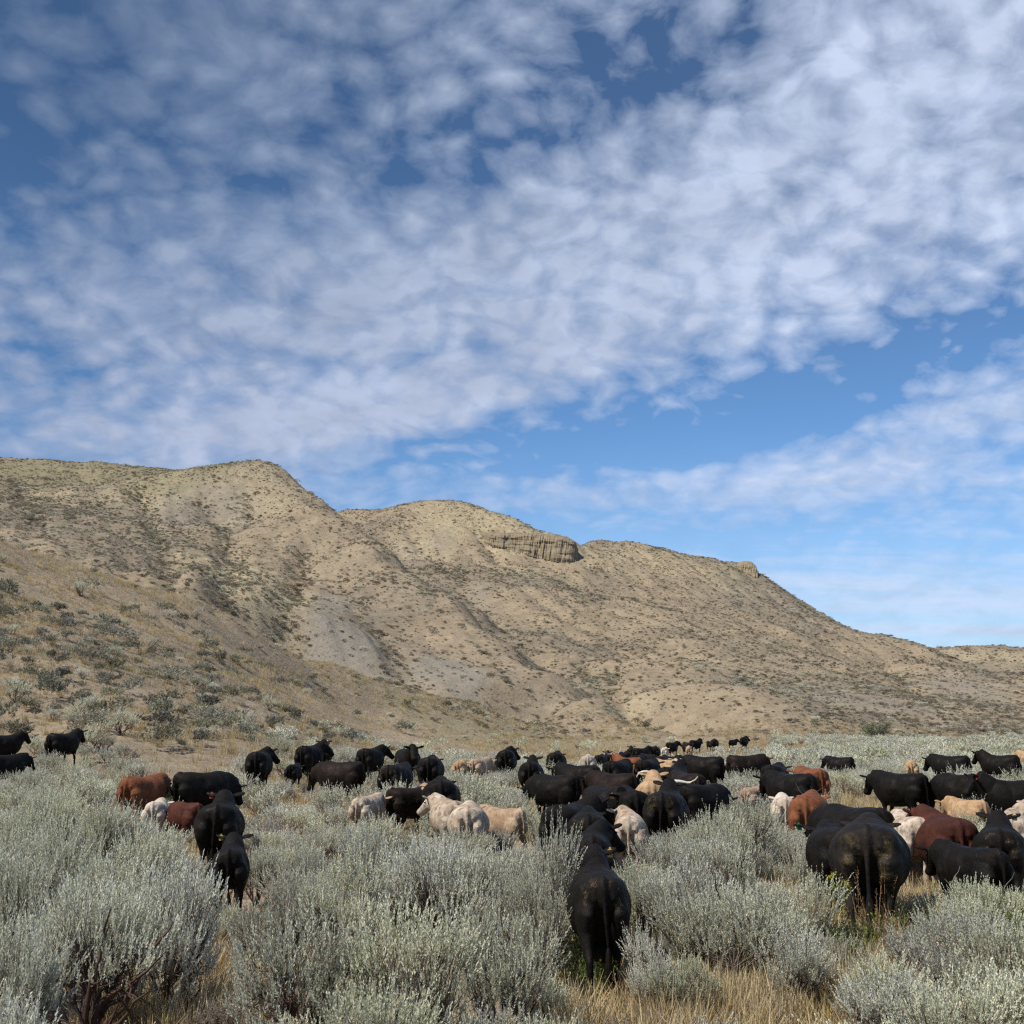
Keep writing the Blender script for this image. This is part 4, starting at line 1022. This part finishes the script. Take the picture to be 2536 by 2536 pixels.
for (cx, cy, sx, sy, k) in [(440, 2200, 60, 40, 22), (520, 2240, 40, 40, 14), (1750, 2370, 110, 60, 34), (1880, 2350, 60, 40, 14), (2050, 2370, 40, 40, 14), (2420, 2400, 90, 70, 44), (2520, 2420, 60, 60, 14), (1560, 2280, 50, 50, 12), (1700, 2250, 60, 60, 14), (2160, 2310, 60, 30, 10), (900, 2280, 120, 50, 16), (1330, 2330, 50, 50, 12), (1440, 2380, 50, 60, 10), (2300, 2330, 90, 60, 16), (820, 2240, 60, 40, 10), (700, 2370, 60, 40, 6), (1260, 2290, 40, 30, 8)]:
    a = rng.normal(0, .5, (k, 2)); px = cx + a[:, 0] * sx; py = cy + a[:, 1] * sy
    yy = CAMH * F / (py - HOR + 20); yy = np.clip(yy, 6, 20); X += list((px - CX) / F * yy); Y += list(yy)
X, Y = np.array(X), np.array(Y); s_ = rng.uniform(.9, 1.7, len(X))
scatter('green_weeds', FORB, np.c_[X, Y, gz(X, Y)], np.c_[s_, s_, s_ * 1.55], rng.integers(0, 3, len(X)), 'small bright green leafy weeds under the sagebrush', 'weeds')


# ------------------------------------------------------------------ a few plants of their own
def seed_grass(px, py, d, hgt, n_, label):
    v, q, t = grass_tuft(int(px), n_, hgt, .22, .003, heads=True); P = pix_pt(px, py, d)
    o = link('seeding_grass', mesh_np('seeding_grass', v, q, M_seed, False, {'tint': t}), None, (P[0], P[1], float(gz(P[0], P[1]))))
    tag(o, label, 'grass clump')
M_seed = leaf_mat('seed_grass', [(0.0, (.20, .11, .065)), (.5, (.36, .24, .15)), (1.0, (.55, .43, .29))], trans=.25)
seed_grass(2150, 2250, 13.2, .95, 46, 'tall grass with reddish seed heads before the hind legs of the biggest muddy cow')
seed_grass(2230, 2290, 12.6, .70, 40, 'shorter seeding grass clump right of the biggest muddy cow')
seed_grass(2310, 2230, 14.0, .60, 34, 'seeding grass clump below the black calf with a brown ear')


def twigs(px, py, d, h, lean, label, tint, seed, name='bare_twigs', n_=5, thick=1.0):
    rr = np.random.default_rng(seed); parts = []
    for i in range(n_):
        a = rr.uniform(-.5, .5); p = np.array([0, 0, -.05]); dv = unit(np.array([lean + a, rr.normal(0, .25), 1.0])); P = [p]
        for k in range(6):
            dv = unit(dv + rr.normal(0, .22, 3)); p = p + dv * h / 6; P.append(p)
            if k > 1:
                q_ = p; dd = unit(dv + rr.normal(0, .7, 3)); S = [q_]
                for j in range(3): dd = unit(dd + rr.normal(0, .2, 3) + np.array([0, 0, .15])); q_ = q_ + dd * h * .09; S.append(q_)
                parts.append(tube(S, np.array([.006, .005, .0035, .002]) * thick, 4, tint))
        parts.append(tube(P, np.linspace(.015, .004, 7) * thick, 5, tint))
    v, q, t = join(parts); Pp = pix_pt(px, py, d)
    o = link(name, mesh_np(name, v, q, M_stem, True, {'tint': t}), None, (Pp[0], Pp[1], float(gz(Pp[0], Pp[1]))))
    tag(o, label, 'dead bush')
twigs(1405, 2290, 10.9, .62, .35, 'pale forked dead branch left of the nearest cow', 1.0, 3, n_=2)
twigs(1720, 2150, 13.0, .95, .15, 'dark twisted dead branch between the cream calf and the sage thicket', .0, 5, n_=2, thick=1.6)
twigs(240, 2450, 10.0, 1.0, .1, 'thick black bare limbs of an old sagebrush in the near corner', .05, 8, n_=6, thick=2.3)
twigs(1060, 2450, 8.2, .6, -.2, 'brown bare limbs under a leafy sagebrush in the near middle', .2, 9, n_=6, thick=1.4)
twigs(2450, 2240, 13.6, .9, .1, 'thin bare twigs before the flank of the black calf with a brown ear', .9, 12, n_=3)
twigs(2030, 1960, 25.5, 1.15, 0, 'spray of bare grey twigs in front of the far russet cow', .8, 13, n_=8)
twigs(1790, 1930, 27, 1.1, .1, 'spray of bare grey twigs before the brown black cow with its head reaching right', .8, 14, n_=8)
# rust coloured flat flower heads
v_, q_, t_ = [], [], []
rr = np.random.default_rng(77); parts = []
for i in range(26):
    a = rr.uniform(0, 6.28); r0 = rr.uniform(.02, .22); e = np.array([math.cos(a) * r0 * 1.6, math.sin(a) * r0 * 1.6, rr.uniform(.28, .42)])
    parts.append(tube([np.array([math.cos(a) * r0 * .4, math.sin(a) * r0 * .4, 0]), e * .6, e], [.003, .0025, .002], 3, .2))
    k = 26; th = rr.uniform(0, 6.28, k); rd = rr.uniform(0, .035, k); parts.append(leaves_mesh(e + np.c_[np.cos(th) * rd, np.sin(th) * rd, rr.normal(0, .004, k)], rr.normal(0, .4, (k, 3)) + [0, 0, .5], np.full(k, .012), np.full(k, .01), rr.uniform(.4, 1, k)))
v, q, t = join(parts); P = pix_pt(700, 2410, 9.6)
o = link('dried_yarrow', mesh_np('dried_yarrow', v, q, M_rustflower, False, {'tint': t}), None, (P[0], P[1], float(gz(P[0], P[1]))))
tag(o, 'rust brown flat topped dried flower clump beside the near sagebrush', 'flowers')
# yellow flowers by the big cow
parts = []
for i in range(7):
    e = np.array([rr.normal(0, .06), rr.normal(0, .06), rr.uniform(.75, .98)]); parts.append(tube([np.array([0, 0, 0.]), e * .55 + rr.normal(0, .01, 3), e], [.004, .003, .002], 3, .3))
    k = 26; parts.append(leaves_mesh(e + rr.normal(0, .02, (k, 3)), rr.normal(0, 1, (k, 3)), np.full(k, .022), np.full(k, .015), np.full(k, .95)))
    k = 14; tt = rr.uniform(.3, .9, k)[:, None]; parts.append(leaves_mesh(e * tt, rr.normal(0, 1, (k, 3)), np.full(k, .03), np.full(k, .015), np.full(k, .4)))
v, q, t = join(parts); P = pix_pt(2068, 2140, 13.2)
o = link('yellow_wildflower', mesh_np('yellow_wildflower', v, q, M_green, False, {'tint': t}), None, (P[0], P[1], float(gz(P[0], P[1]))))
tag(o, 'yellow green wildflower stalks against the left side of the biggest muddy cow', 'flowers')


# willow like shrub far right
def big_shrub(px, py, d, w, h, label):
    rr = np.random.default_rng(int(px)); P = pix_pt(px, py, d); zg = float(gz(P[0], P[1]))
    root = bpy.data.objects.new('willow_shrub', None); COL.objects.link(root); root.location = (P[0], P[1], zg)
    wd = []; B = []; D = []
    for i in range(16):
        a = rr.uniform(0, 6.28); s_ = rr.uniform(.3, 1); e = np.array([math.cos(a) * w * s_, math.sin(a) * w * s_, h * rr.uniform(.6, 1.0) * (1.1 - .35 * s_)])
        wd.append(tube([np.zeros(3), e * np.array([.35, .35, .5]) + rr.normal(0, .1, 3), e], [.06, .04, .015], 4, .3))
        k = 150; t = rr.uniform(.35, 1.05, k)[:, None]; B.append(e * t + rr.normal(0, .22, (k, 3))); D.append(rr.normal(0, 1, (k, 3)) + e * .3)
    B, D = np.vstack(B), np.vstack(D); k = len(B)
    f_ = leaves_mesh(B, D, rr.uniform(.12, .28, k), rr.uniform(.04, .08, k), np.clip(rr.normal(.45, .2, k), 0, 1))
    link('foliage', mesh_np('willow_foliage', *f_[:2], M_willow, False, {'tint': f_[2]}), root)
    w2 = join(wd); link('branches', mesh_np('willow_wood', *w2[:2], M_stem, True, {'tint': w2[2]}), root)
    tag(root, label, 'shrub')
M_willow = leaf_mat('willow_leaf', [(0.0, (.09, .12, .06)), (.5, (.17, .21, .12)), (1.0, (.27, .32, .2))], trans=.3)
big_shrub(2168, 1815, 140, 1.9, 3.0, 'tall green willow shrub at the foot of the hill beyond the sagebrush flat')


# ------------------------------------------------------------------ cattle
def coat(name, base, dark, light, mott=.5, dung=0, face=False, rough=.75):
    m = bpy.data.materials.new(name); m.use_nodes = True; g = NT(m.node_tree)
    bs = m.node_tree.nodes['Principled BSDF']; bs.inputs['Roughness'].default_value = rough; bs.inputs['Specular IOR Level'].default_value = .13
    ob = g.n('ShaderNodeTexCoord').outputs['Object']
    oi = g.n('ShaderNodeObjectInfo').outputs['Random']
    pv = g.n('ShaderNodeCombineXYZ'); g.put(pv.inputs[0], g.m('MULTIPLY', oi, 37.0)); ob2 = g.vm('ADD', ob, pv.outputs[0])
    n1 = g.noise(ob2, 2.2, 4, .55); n2 = g.noise(ob2, 9.0, 5, .6); n3 = g.noise(g.vm('MULTIPLY', ob2, (1, 1, .35)), 45, 3, .6)
    sp = g.n('ShaderNodeSeparateXYZ'); g.put(sp.inputs[0], ob); x, y, z = sp.outputs
    c = g.mix(g.ramp(n1, .38, .66), base, light)
    c = g.mix(g.m('MULTIPLY', g.ramp(n2, .45, .7), mott), c, dark)
    g.put(bs.inputs['Roughness'], g.ramp(g.noise(ob2, 5, 4, .6), .35, .65, rough - .22, rough + .12, False))
    # lower legs and belly dirtier
    c = g.mix(g.m('MULTIPLY', g.ramp(z, .62, .25), .45), c, dark)
    c = g.mix(g.m('MULTIPLY', g.ramp(n3, .5, .75), .28), c, dark)
    if dung:
        rear = g.ramp(y, -.38, -.60); lat = g.ramp(g.m('ABSOLUTE', x), .05, .09)
        if dung == 2: hz = g.m('MULTIPLY', g.ramp(z, .52, .78), g.ramp(z, 1.30, 1.18))
        else: hz = g.m('MULTIPLY', g.ramp(z, .95, 1.05), g.ramp(z, 1.36, 1.26))
        side = g.ramp(g.m('ABSOLUTE', x), .30, .21)
        nn = g.ramp(n2, .42 if dung == 2 else .5, .62 if dung == 2 else .6)
        fl = g.ramp(g.noise(ob2, 60, 5, .7), .50, .60)
        mk = g.m('MULTIPLY', g.m('MULTIPLY', rear, lat), g.m('MULTIPLY', g.m('MULTIPLY', hz, side), g.m('MAXIMUM', g.m('MULTIPLY', nn, .8 if dung == 2 else .3), g.m('MULTIPLY', g.m('MULTIPLY', fl, nn), .9))))
        c = g.mix(mk, c, g.mix(fl, (.055, .041, .019), (.17, .12, .058)))
    if face: c = g.mix(g.ramp(y, 1.02, 1.12), c, (.62, .58, .52))
    g.put(bs.inputs['Base Color'], c)
    bp = g.n('ShaderNodeBump'); bp.inputs['Strength'].default_value = .6; bp.inputs['Distance'].default_value = .018
    g.put(bp.inputs['Height'], g.m('ADD', n3, g.m('MULTIPLY', n2, .8))); g.put(bs.inputs['Normal'], bp.outputs[0])
    return m


COAT = {
 'black': coat('black_coat', (.0055, .0045, .0038), (.0035, .0030, .0026), (.0100, .0076, .0058), rough=.68),
 'black1': coat('black_coat_muddy', (.0055, .0045, .0038), (.0035, .0030, .0026), (.0100, .0076, .0058), dung=1, rough=.68),
 'black2': coat('black_coat_caked', (.0115, .0100, .009), (.007, .006, .006), (.022, .017, .013), dung=2, rough=.68),
 'brownblack': coat('brown_black_coat', (.0115, .0072, .0054), (.0055, .004, .0033), (.021, .012, .0085), rough=.68),
 'rust': coat('rust_coat', (.145, .050, .023), (.062, .022, .012), (.205, .080, .036)),
 'darkred': coat('dark_red_coat', (.052, .017, .011), (.022, .0085, .0065), (.082, .027, .016)),
 'white': coat('white_coat', (.48, .40, .315), (.23, .175, .125), (.64, .58, .50), .7),
 'cream': coat('cream_coat', (.36, .275, .195), (.17, .118, .078), (.56, .48, .39), .9),
 'fawn': coat('fawn_coat', (.33, .225, .145), (.16, .105, .066), (.46, .35, .25), .7),
 'tan': coat('tan_coat', (.36, .225, .12), (.19, .11, .055), (.47, .33, .20), .6),
 'grey': coat('grey_coat', (.33, .28, .225), (.17, .14, .11), (.46, .41, .35), .5),
 'baldy': coat('white_faced_coat', (.0055, .0045, .0038), (.0035, .0030, .0026), (.0100, .0076, .0058), face=True, rough=.68),
}


def simple(name, c, rough=.5, spec=.4):
    m = bpy.data.materials.new(name); m.use_nodes = True; g = NT(m.node_tree); b = m.node_tree.nodes['Principled BSDF']
    b.inputs['Roughness'].default_value = rough; b.inputs['Specular IOR Level'].default_value = spec
    ob = g.n('ShaderNodeTexCoord').outputs['Object']; nn = g.noise(ob, 30, 4, .6)
    g.put(b.inputs['Base Color'], g.mix(g.ramp(nn, .35, .65), tuple(x * .75 for x in c), c)); return m


M_horn = simple('horn', (.62, .58, .48), .45); M_hoof = simple('hoof', (.05, .04, .033), .6); M_eye = simple('eye', (.01, .008, .006), .12, .8)
TAGM = {'red': simple('tag_red', (.60, .07, .04)), 'green': simple('tag_green', (.03, .42, .20)), 'yellow': simple('tag_yellow', (.72, .52, .10)), 'orange': simple('tag_orange', (.72, .32, .14)), 'cream': simple('tag_cream', (.68, .56, .28))}


def loft(rings, sides=20, cap=True):
    """rings: (centre, right vec, up vec, rx, rup, rdown, power)"""
    Vv, Q = [], []
    for (c_, rv, uv, rx, ru, rd, pw) in rings:
        for s_ in range(sides):
            t = 2 * math.pi * s_ / sides; cx_, sx_ = math.cos(t), math.sin(t)
            ax = math.copysign(abs(cx_) ** pw, cx_) * rx; ay = math.copysign(abs(sx_) ** pw, sx_) * (ru if sx_ > 0 else rd)
            Vv.append(c_ + rv * ax + uv * ay)
    k = len(rings)
    F_ = []
    for i in range(k - 1):
        for s_ in range(sides):
            s2 = (s_ + 1) % sides; F_.append([i * sides + s_, i * sides + s2, (i + 1) * sides + s2, (i + 1) * sides + s_])
    Vv.append(rings[0][0]); Vv.append(rings[-1][0]); a, b = len(Vv) - 2, len(Vv) - 1
    for s_ in range(sides):
        s2 = (s_ + 1) % sides; F_.append([a, s2, s_]); F_.append([b, (k - 1) * sides + s_, (k - 1) * sides + s2])
    return Vv, F_


def limb(pts, sides=14):
    """pts: (pos, r_side, r_fore)"""
    rings = []; P = [np.array(p[0], float) for p in pts]
    for i, (p, ra, rb) in enumerate(pts):
        d = unit(P[min(i + 1, len(P) - 1)] - P[max(i - 1, 0)])
        x_ = np.array([1., 0, 0]) if abs(d[0]) < .9 else np.array([0, 1., 0])
        u = unit(np.cross(d, x_)); rgt = unit(np.cross(u, d))
        rings.append((P[i], rgt, u, ra, rb, rb, 1.0))
    return loft(rings, sides)


def smooth_path(keys, n_):
    K = np.array(keys, float); s_ = np.linspace(0, len(K) - 1, n_); out = []
    for t in s_:
        i = min(int(t), len(K) - 2); f_ = t - i
        p0, p1, p2, p3 = K[max(i - 1, 0)], K[i], K[i + 1], K[min(i + 2, len(K) - 1)]
        out.append(.5 * ((2 * p1) + (-p0 + p2) * f_ + (2 * p0 - 5 * p1 + 4 * p2 - p3) * f_ ** 2 + (-p0 + 3 * p1 - 3 * p2 + p3) * f_ ** 3))
    return np.array(out)


HEADP = {  # neck end (poll), muzzle, in cow space
 'up': ((0, .94, 1.41), (0, 1.21, 1.02)), 'level': ((0, .96, 1.22), (0, 1.17, .79)), 'low': ((0, .98, .98), (0, 1.12, .52)),
 'left': ((-.20, .88, 1.33), (-.47, 1.08, .98)), 'right': ((.20, .88, 1.34), (.47, 1.08, .99)),
}


def build_cow(pose, calf=False, walk=0, seed=0):
    rr = np.random.default_rng(seed)
    X_, Y_, Z_ = np.array([1., 0, 0]), np.array([0, 1., 0]), np.array([0, 0, 1.])
    S = .80 if calf else 1.0                                # barrel slimness
    B = []
    keys = [(-1.07, 1.15, .06, .08, .08, .9), (-1.03, 1.15, .16, .15, .13, .85), (-.94, 1.13, .245, .20, .20, .85), (-.78, 1.08, .315, .265, .28, .80), (-.56, 1.03, .345, .325, .38, .80), (-.30, .98, .390, .36, .43, .88),
            (0, .95, .425, .375, .44, .95), (.30, .95, .405, .385, .44, .95), (.58, .98, .335, .385, .44, .95), (.80, 1.00, .28, .33, .40, 1), (.98, 1.02, .20, .24, .30, 1), (1.08, 1.03, .10, .12, .16, 1)]
    keys = [(k[0] * .77,) + k[1:] for k in keys]
    K = smooth_path([list(k) for k in keys], 30)
    B.append(loft([(np.array([0, k[0], k[1]]), X_, Z_, k[2] * (S if abs(k[0]) < .7 else (S + 1) / 2 if calf else 1), k[3], k[4] * (.86 if calf else 1), k[5]) for k in K], 28))
    poll, muz = map(lambda v: np.array(v, float), HEADP[pose])
    nb = np.array([0, .48, 1.01]); side = poll - nb
    nk = smooth_path([nb, nb + side * .35 + np.array([0, .03, .03]), nb + side * .7, poll - np.array([0, .02, .03])], 9)
    rn = np.linspace(0, 1, 9)
    B.append(limb([(p, .265 * (1 - t) + .150 * t, .35 * (1 - t) ** 1.1 + .225 * t) for p, t in zip(nk, rn)], 18))
    hd = unit(muz - poll); L = np.linalg.norm(muz - poll)
    hx = unit(np.cross(hd, Z_)) if abs(hd[2]) < .95 else X_; hu = unit(np.cross(hx, hd)); hx = unit(np.cross(hd, hu))
    prof = [(-.10, .06, .06, .06), (-.04, .115, .10, .13), (.12, .130, .105, .165), (.32, .122, .09, .175), (.55, .104, .080, .125), (.76, .094, .070, .102), (.92, .104, .074, .098), (1.0, .098, .066, .086), (1.05, .060, .045, .055), (1.065, .02, .02, .02)]
    B.append(loft([(poll + hd * L * t, hx, hu, rx, ru, rd, .92) for (t, rx, ru, rd) in [(a_, b_ * 1.13, c_ * 1.1, d_ * 1.1) for a_, b_, c_, d_ in prof]], 20))
    YS = lambda pts: [((p[0][0], p[0][1] + (.20 if p[0][1] < 0 else -.15), p[0][2]), p[1], p[2]) for p in pts]
    ears = []
    for s_ in (-1, 1):
        e0 = poll + hd * .04 + hx * s_ * .115 + hu * .06; e1 = unit(hx * s_ * .92 + hu * .22 - hd * .10)
        tip = e0
        rings = []
        for t, wd in ((0, .040), (.25, .060), (.55, .072), (.8, .054), (1, .016)):
            rings.append((e0 + e1 * .235 * t, unit(np.cross(e1, hd)), hd, wd, .022, .022, 1.0))
        B.append(loft(rings, 10)); ears.append((s_, e0 + e1 * .13 - unit(np.cross(e1, hd)) * 0, e1))
    hooves = []
    for s_ in (-1, 1):
        w_ = walk * s_
        hk = .17 * w_; kn = -.15 * w_
        B.append(limb(YS([((s_ * .17, -.76, 1.10), .13, .20), ((s_ * .19, -.76, .96), .155, .265), ((s_ * .20, -.74, .82), .140, .235), ((s_ * .20, -.74 + hk * .3, .68), .105, .160), ((s_ * .19, -.80 + hk * .6, .54), .062, .088),
                       ((s_ * .18, -.87 + hk * .8, .45), .050, .068), ((s_ * .178, -.865 + hk, .34), .036, .042), ((s_ * .176, -.85 + hk * 1.1, .18), .034, .036), ((s_ * .176, -.84 + hk * 1.15, .11), .042, .044), ((s_ * .176, -.81 + hk * 1.15, .055), .046, .052), ((s_ * .176, -.79 + hk * 1.15, .0), .050, .062)])))
        hooves.append((s_ * .176, -.59 + hk * 1.15))
        B.append(limb(YS([((s_ * .16, .66, 1.05), .10, .17), ((s_ * .20, .62, .88), .115, .17), ((s_ * .20, .58, .74), .095, .125), ((s_ * .19, .58 + kn * .3, .60), .066, .080), ((s_ * .18, .59 + kn * .6, .46), .048, .052), ((s_ * .178, .60 + kn * .7, .40), .050, .054),
                       ((s_ * .176, .59 + kn * .85, .30), .034, .038), ((s_ * .175, .585 + kn, .16), .032, .034), ((s_ * .175, .59 + kn, .10), .040, .042), ((s_ * .175, .61 + kn, .05), .045, .050), ((s_ * .175, .63 + kn, .0), .048, .058)])))
        hooves.append((s_ * .175, .48 + kn))
    sw = rr.uniform(-.06, .06)
    tl = smooth_path([(0, -.62, 1.33), (0, -.74, 1.335), (0, -.82, 1.24), (sw * .3, -.845, 1.02), (sw * .7, -.845, .80), (sw, -.83, .60)], 14)
    B.append(limb([(p, .042 * (1 - t) + .022 * t, .036 * (1 - t) + .021 * t) for p, t in zip(tl, np.linspace(0, 1, 14))], 10))
    B.append(limb([(p, a, b) for p, a, b in zip(smooth_path([(sw, -.83, .62), (sw * 1.1, -.825, .48), (sw * 1.2, -.82, .34), (sw * 1.2, -.81, .24)], 7), (.024, .036, .046, .05, .045, .032, .014), (.024, .034, .042, .044, .04, .03, .014))], 10))
    if not calf: B.append(limb([((0, -.26, .56), .10, .10), ((0, -.34, .52), .15, .14), ((0, -.43, .52), .13, .13), ((0, -.49, .56), .07, .07)]))
    # hook and pin bones, shoulder points
    for s_ in (-1, 1):
        pass
        B.append(limb([((s_ * .10, -.70, 1.18), .05, .05), ((s_ * .115, -.76, 1.16), .065, .065), ((s_ * .10, -.80, 1.10), .04, .04)]))
    Vv, Fs, o_ = [], [], 0
    for v, f_ in B:
        Vv += [tuple(p) for p in v]; Fs += [[i + o_ for i in f] for f in f_]; o_ += len(v)
    me = bpy.data.meshes.new('cow_raw'); me.from_pydata(Vv, [], Fs); me.update()
    ob = bpy.data.objects.new('cow_raw', me); COL.objects.link(ob)
    r_ = ob.modifiers.new('r', 'REMESH'); r_.mode = 'VOXEL'; r_.voxel_size = .0185; r_.use_smooth_shade = True
    s2 = ob.modifiers.new('s', 'SMOOTH'); s2.factor = .5; s2.iterations = 5
    dg = bpy.context.evaluated_depsgraph_get(); dg.update()
    out = bpy.data.meshes.new_from_object(ob.evaluated_get(dg)); bpy.data.objects.remove(ob); bpy.data.meshes.remove(me)
    out.name = 'calf_body' if calf else 'cow_body'
    nv = len(out.vertices); co_ = np.empty(nv * 3, np.float32); out.vertices.foreach_get('co', co_); co_ = co_.reshape(-1, 3)
    no_ = np.empty(nv * 3, np.float32); out.vertex_normals.foreach_get('vector', no_); no_ = no_.reshape(-1, 3)
    x_, y_, z_ = co_.T; sidew = np.abs(no_[:, 0]); disp = np.zeros(nv)
    for (yc, zc, ry, rz_, a_) in [(.44, 1.00, .14, .24, .028), (.25, 1.02, .06, .26, -.022), (-.16, 1.12, .10, .10, -.040), (-.20, .80, .12, .12, -.018), (-.40, .86, .14, .20, .022), (-.52, .66, .05, .14, -.012), (.52, .72, .12, .10, .014), (.62, 1.10, .06, .16, -.018), (-.33, 1.22, .07, .05, .016)]:
        disp += .7 * a_ * np.exp(-((y_ - yc) / ry) ** 2 - ((z_ - zc) / rz_) ** 2) * sidew
    rib = (np.abs(y_ - .02) < .26) * np.exp(-((z_ - .88) / .2) ** 2); disp += rib * sidew * .0025 * np.sin(y_ * 62 + z_ * 9)
    rear_ = np.clip(-no_[:, 1], 0, 1) * (y_ < -.5); disp += rear_ * (.020 * np.exp(-((np.abs(x_) - .17) / .08) ** 2 - ((z_ - .84) / .16) ** 2) - .028 * np.exp(-((np.abs(x_) - .075) / .035) ** 2 - ((z_ - .92) / .24) ** 2))
    disp += (fbm(y_ * 5 + seed * 3.1, z_ * 5 + x_ * 3, 17, 3) - .5) * .013 * (z_ > .5)
    co_ += no_ * disp[:, None].astype(np.float32); out.vertices.foreach_set('co', co_.ravel()); out.update()
    for p in out.polygons: p.use_smooth = True
    out.materials.clear(); out.materials.append(COAT['black'])
    eyes = [poll + hd * L * .30 + hx * s_ * .136 + hu * .045 for s_ in (-1, 1)]
    return dict(me=out, ears=ears, eyes=eyes, hooves=hooves, poll=poll, hd=hd, hx=hx, hu=hu)


CACHE = {}
def cow_kind(pose, calf, walk, seed):
    k = (pose, calf, walk)
    if k not in CACHE: CACHE[k] = build_cow(pose, calf, walk, seed)
    return CACHE[k]


def small_ellipsoid(name, r3, mat, seg=10):
    v, f_ = loft([(np.array([0, 0, -r3[2] * math.cos(a)]), np.array([1., 0, 0]), np.array([0, 1., 0]), r3[0] * math.sin(a) + .0005, r3[1] * math.sin(a) + .0005, r3[1] * math.sin(a) + .0005, 1) for a in np.linspace(0.05, math.pi - .05, 7)], seg)
    me = bpy.data.meshes.new(name); me.from_pydata([tuple(p) for p in v], [], f_); me.materials.append(mat)
    for p in me.polygons: p.use_smooth = True
    return me


ME_eye = small_ellipsoid('eye', (.022, .022, .022), M_eye)
hv, hf = loft([(np.array([0, 0, z_]), np.array([1., 0, 0]), np.array([0, 1., 0]), a, b, b * .8, .8) for z_, a, b in ((-.005, .058, .082), (.02, .057, .078), (.045, .052, .064), (.062, .046, .05))], 14)
ME_hoof = bpy.data.meshes.new('hoof'); ME_hoof.from_pydata([tuple(p) for p in hv], [], hf); ME_hoof.materials.append(M_hoof)


def tag_mesh():
    # ear tag: rounded plate with a neck and a stud, 4 mm thick
    o_ = [(-.010, .035), (-.012, .02), (-.030, .008), (-.034, -.004), (-.034, -.055), (-.028, -.062), (.028, -.062), (.034, -.055), (.034, -.004), (.030, .008), (.012, .02), (.010, .035)]
    V_ = [(x, .003, z_) for x, z_ in o_] + [(x, -.003, z_) for x, z_ in o_]; n_ = len(o_)
    F_ = [list(range(n_)), list(range(2 * n_ - 1, n_ - 1, -1))] + [[i, n_ + i, n_ + (i + 1) % n_, (i + 1) % n_] for i in range(n_)]
    me = bpy.data.meshes.new('ear_tag'); me.from_pydata(V_, [], F_); me.materials.append(TAGM['red']); return me
ME_tag = tag_mesh()


def horn_mesh(K, kind, s_):
    p0 = K['poll'] + K['hx'] * s_ * .08 + K['hu'] * .10 + K['hd'] * .0
    if kind == 'long': ks = [(0, 0), (.16, .0), (.36, .05), (.50, .20), (.56, .34)]; r0 = .036
    elif kind == 'right': ks = [(0, 0), (.12, .0), (.26, -.02), (.38, .03), (.44, .10)]; r0 = .034
    else: ks = [(0, 0), (.08, .02), (.18, .01), (.26, -.06), (.28, -.12)]; r0 = .032
    path = smooth_path([p0 + K['hx'] * s_ * a + np.array([0, 0, 1.]) * b for a, b in ks], 10)
    v, f_ = limb([(p, r0 * (1 - t) + .006, r0 * (1 - t) + .006) for p, t in zip(path, np.linspace(0, 1, 10))], 10)
    me = bpy.data.meshes.new('horn'); me.from_pydata([tuple(p) for p in v], [], f_); me.materials.append(M_horn)
    for p in me.polygons: p.use_smooth = True
    return me


GP_A, GP_C = 'grown cattle of the herd', 'calves of the herd'
fixres = []
for i, (px, top, d, h, head, ct, pose, build, label, ex) in enumerate(HERD):
    calf = build == 'calf'; walk = ex.get('walk', (0, .6, -.6)[i % 3] if d < 50 else 0)
    K = cow_kind(pose, calf, walk, i)
    x, y = cowpts[i, 0], cowpts[i, 1]; zg = float(gz(x, y)); fixres.append(zg - cowpts[i, 2])
    b = link(build, K['me'])
    key = ct + str(ex['dung']) if ct == 'black' and ex.get('dung') else ct
    b.material_slots[0].link = 'OBJECT'; b.material_slots[0].material = COAT[key]
    s_ = h / 1.37
    azv = math.atan2(x, y)
    b.location = (x, y, zg); b.rotation_euler = (0, 0, -(R(head * (1 if abs(head) < 30 or abs(head) > 110 else .72)) + azv))
    wsc = rng.uniform(.96, 1.08) * (1.13 if ex.get('dung') == 2 else .84 if ex.get('walk') else 1)
    b.scale = (s_ * wsc, s_ * rng.uniform(.85, .94), s_)
    tag(b, label, build, GP_C if calf else GP_A)
    if d < 32:
        for q in K['eyes']: link('eye', ME_eye, b, tuple(q))
        for (hx_, hy_) in K['hooves']: link('hoof', ME_hoof, b, (hx_, hy_, 0))
    if ex.get('tag'):
        s0 = 1 if ex['tag'] in ('cream', 'yellow', 'orange') else -1
        if label.startswith('small black calf deep'): s0 = -1
        sgn, ep, ed = [e for e in K['ears'] if e[0] == s0][0]
        t = link('ear_tag', ME_tag, b, tuple(ep - K['hd'] * .028 + np.array([0, 0, -.02]))); t.material_slots[0].link = 'OBJECT'; t.material_slots[0].material = TAGM[ex['tag']]
        t.rotation_euler = (0, 0, math.atan2(-K['hd'][0], K['hd'][1])); t.scale = (1.15, 1, 1.25)
    if ex.get('horns'):
        sides = {'long': (-1, 1), 'short': (-1,), 'right': (1,)}[ex['horns']]
        for sd in sides: link('horn', horn_mesh(K, ex['horns'], sd), b)
fr = np.abs(np.array(fixres)); print('GROUND RESID mean %.3f max %.3f' % (fr.mean(), fr.max()), [(HERD[i][0], HERD[i][1], round(fixres[i], 2)) for i in np.argsort(-fr)[:14]])
print('COW KINDS', len(CACHE))
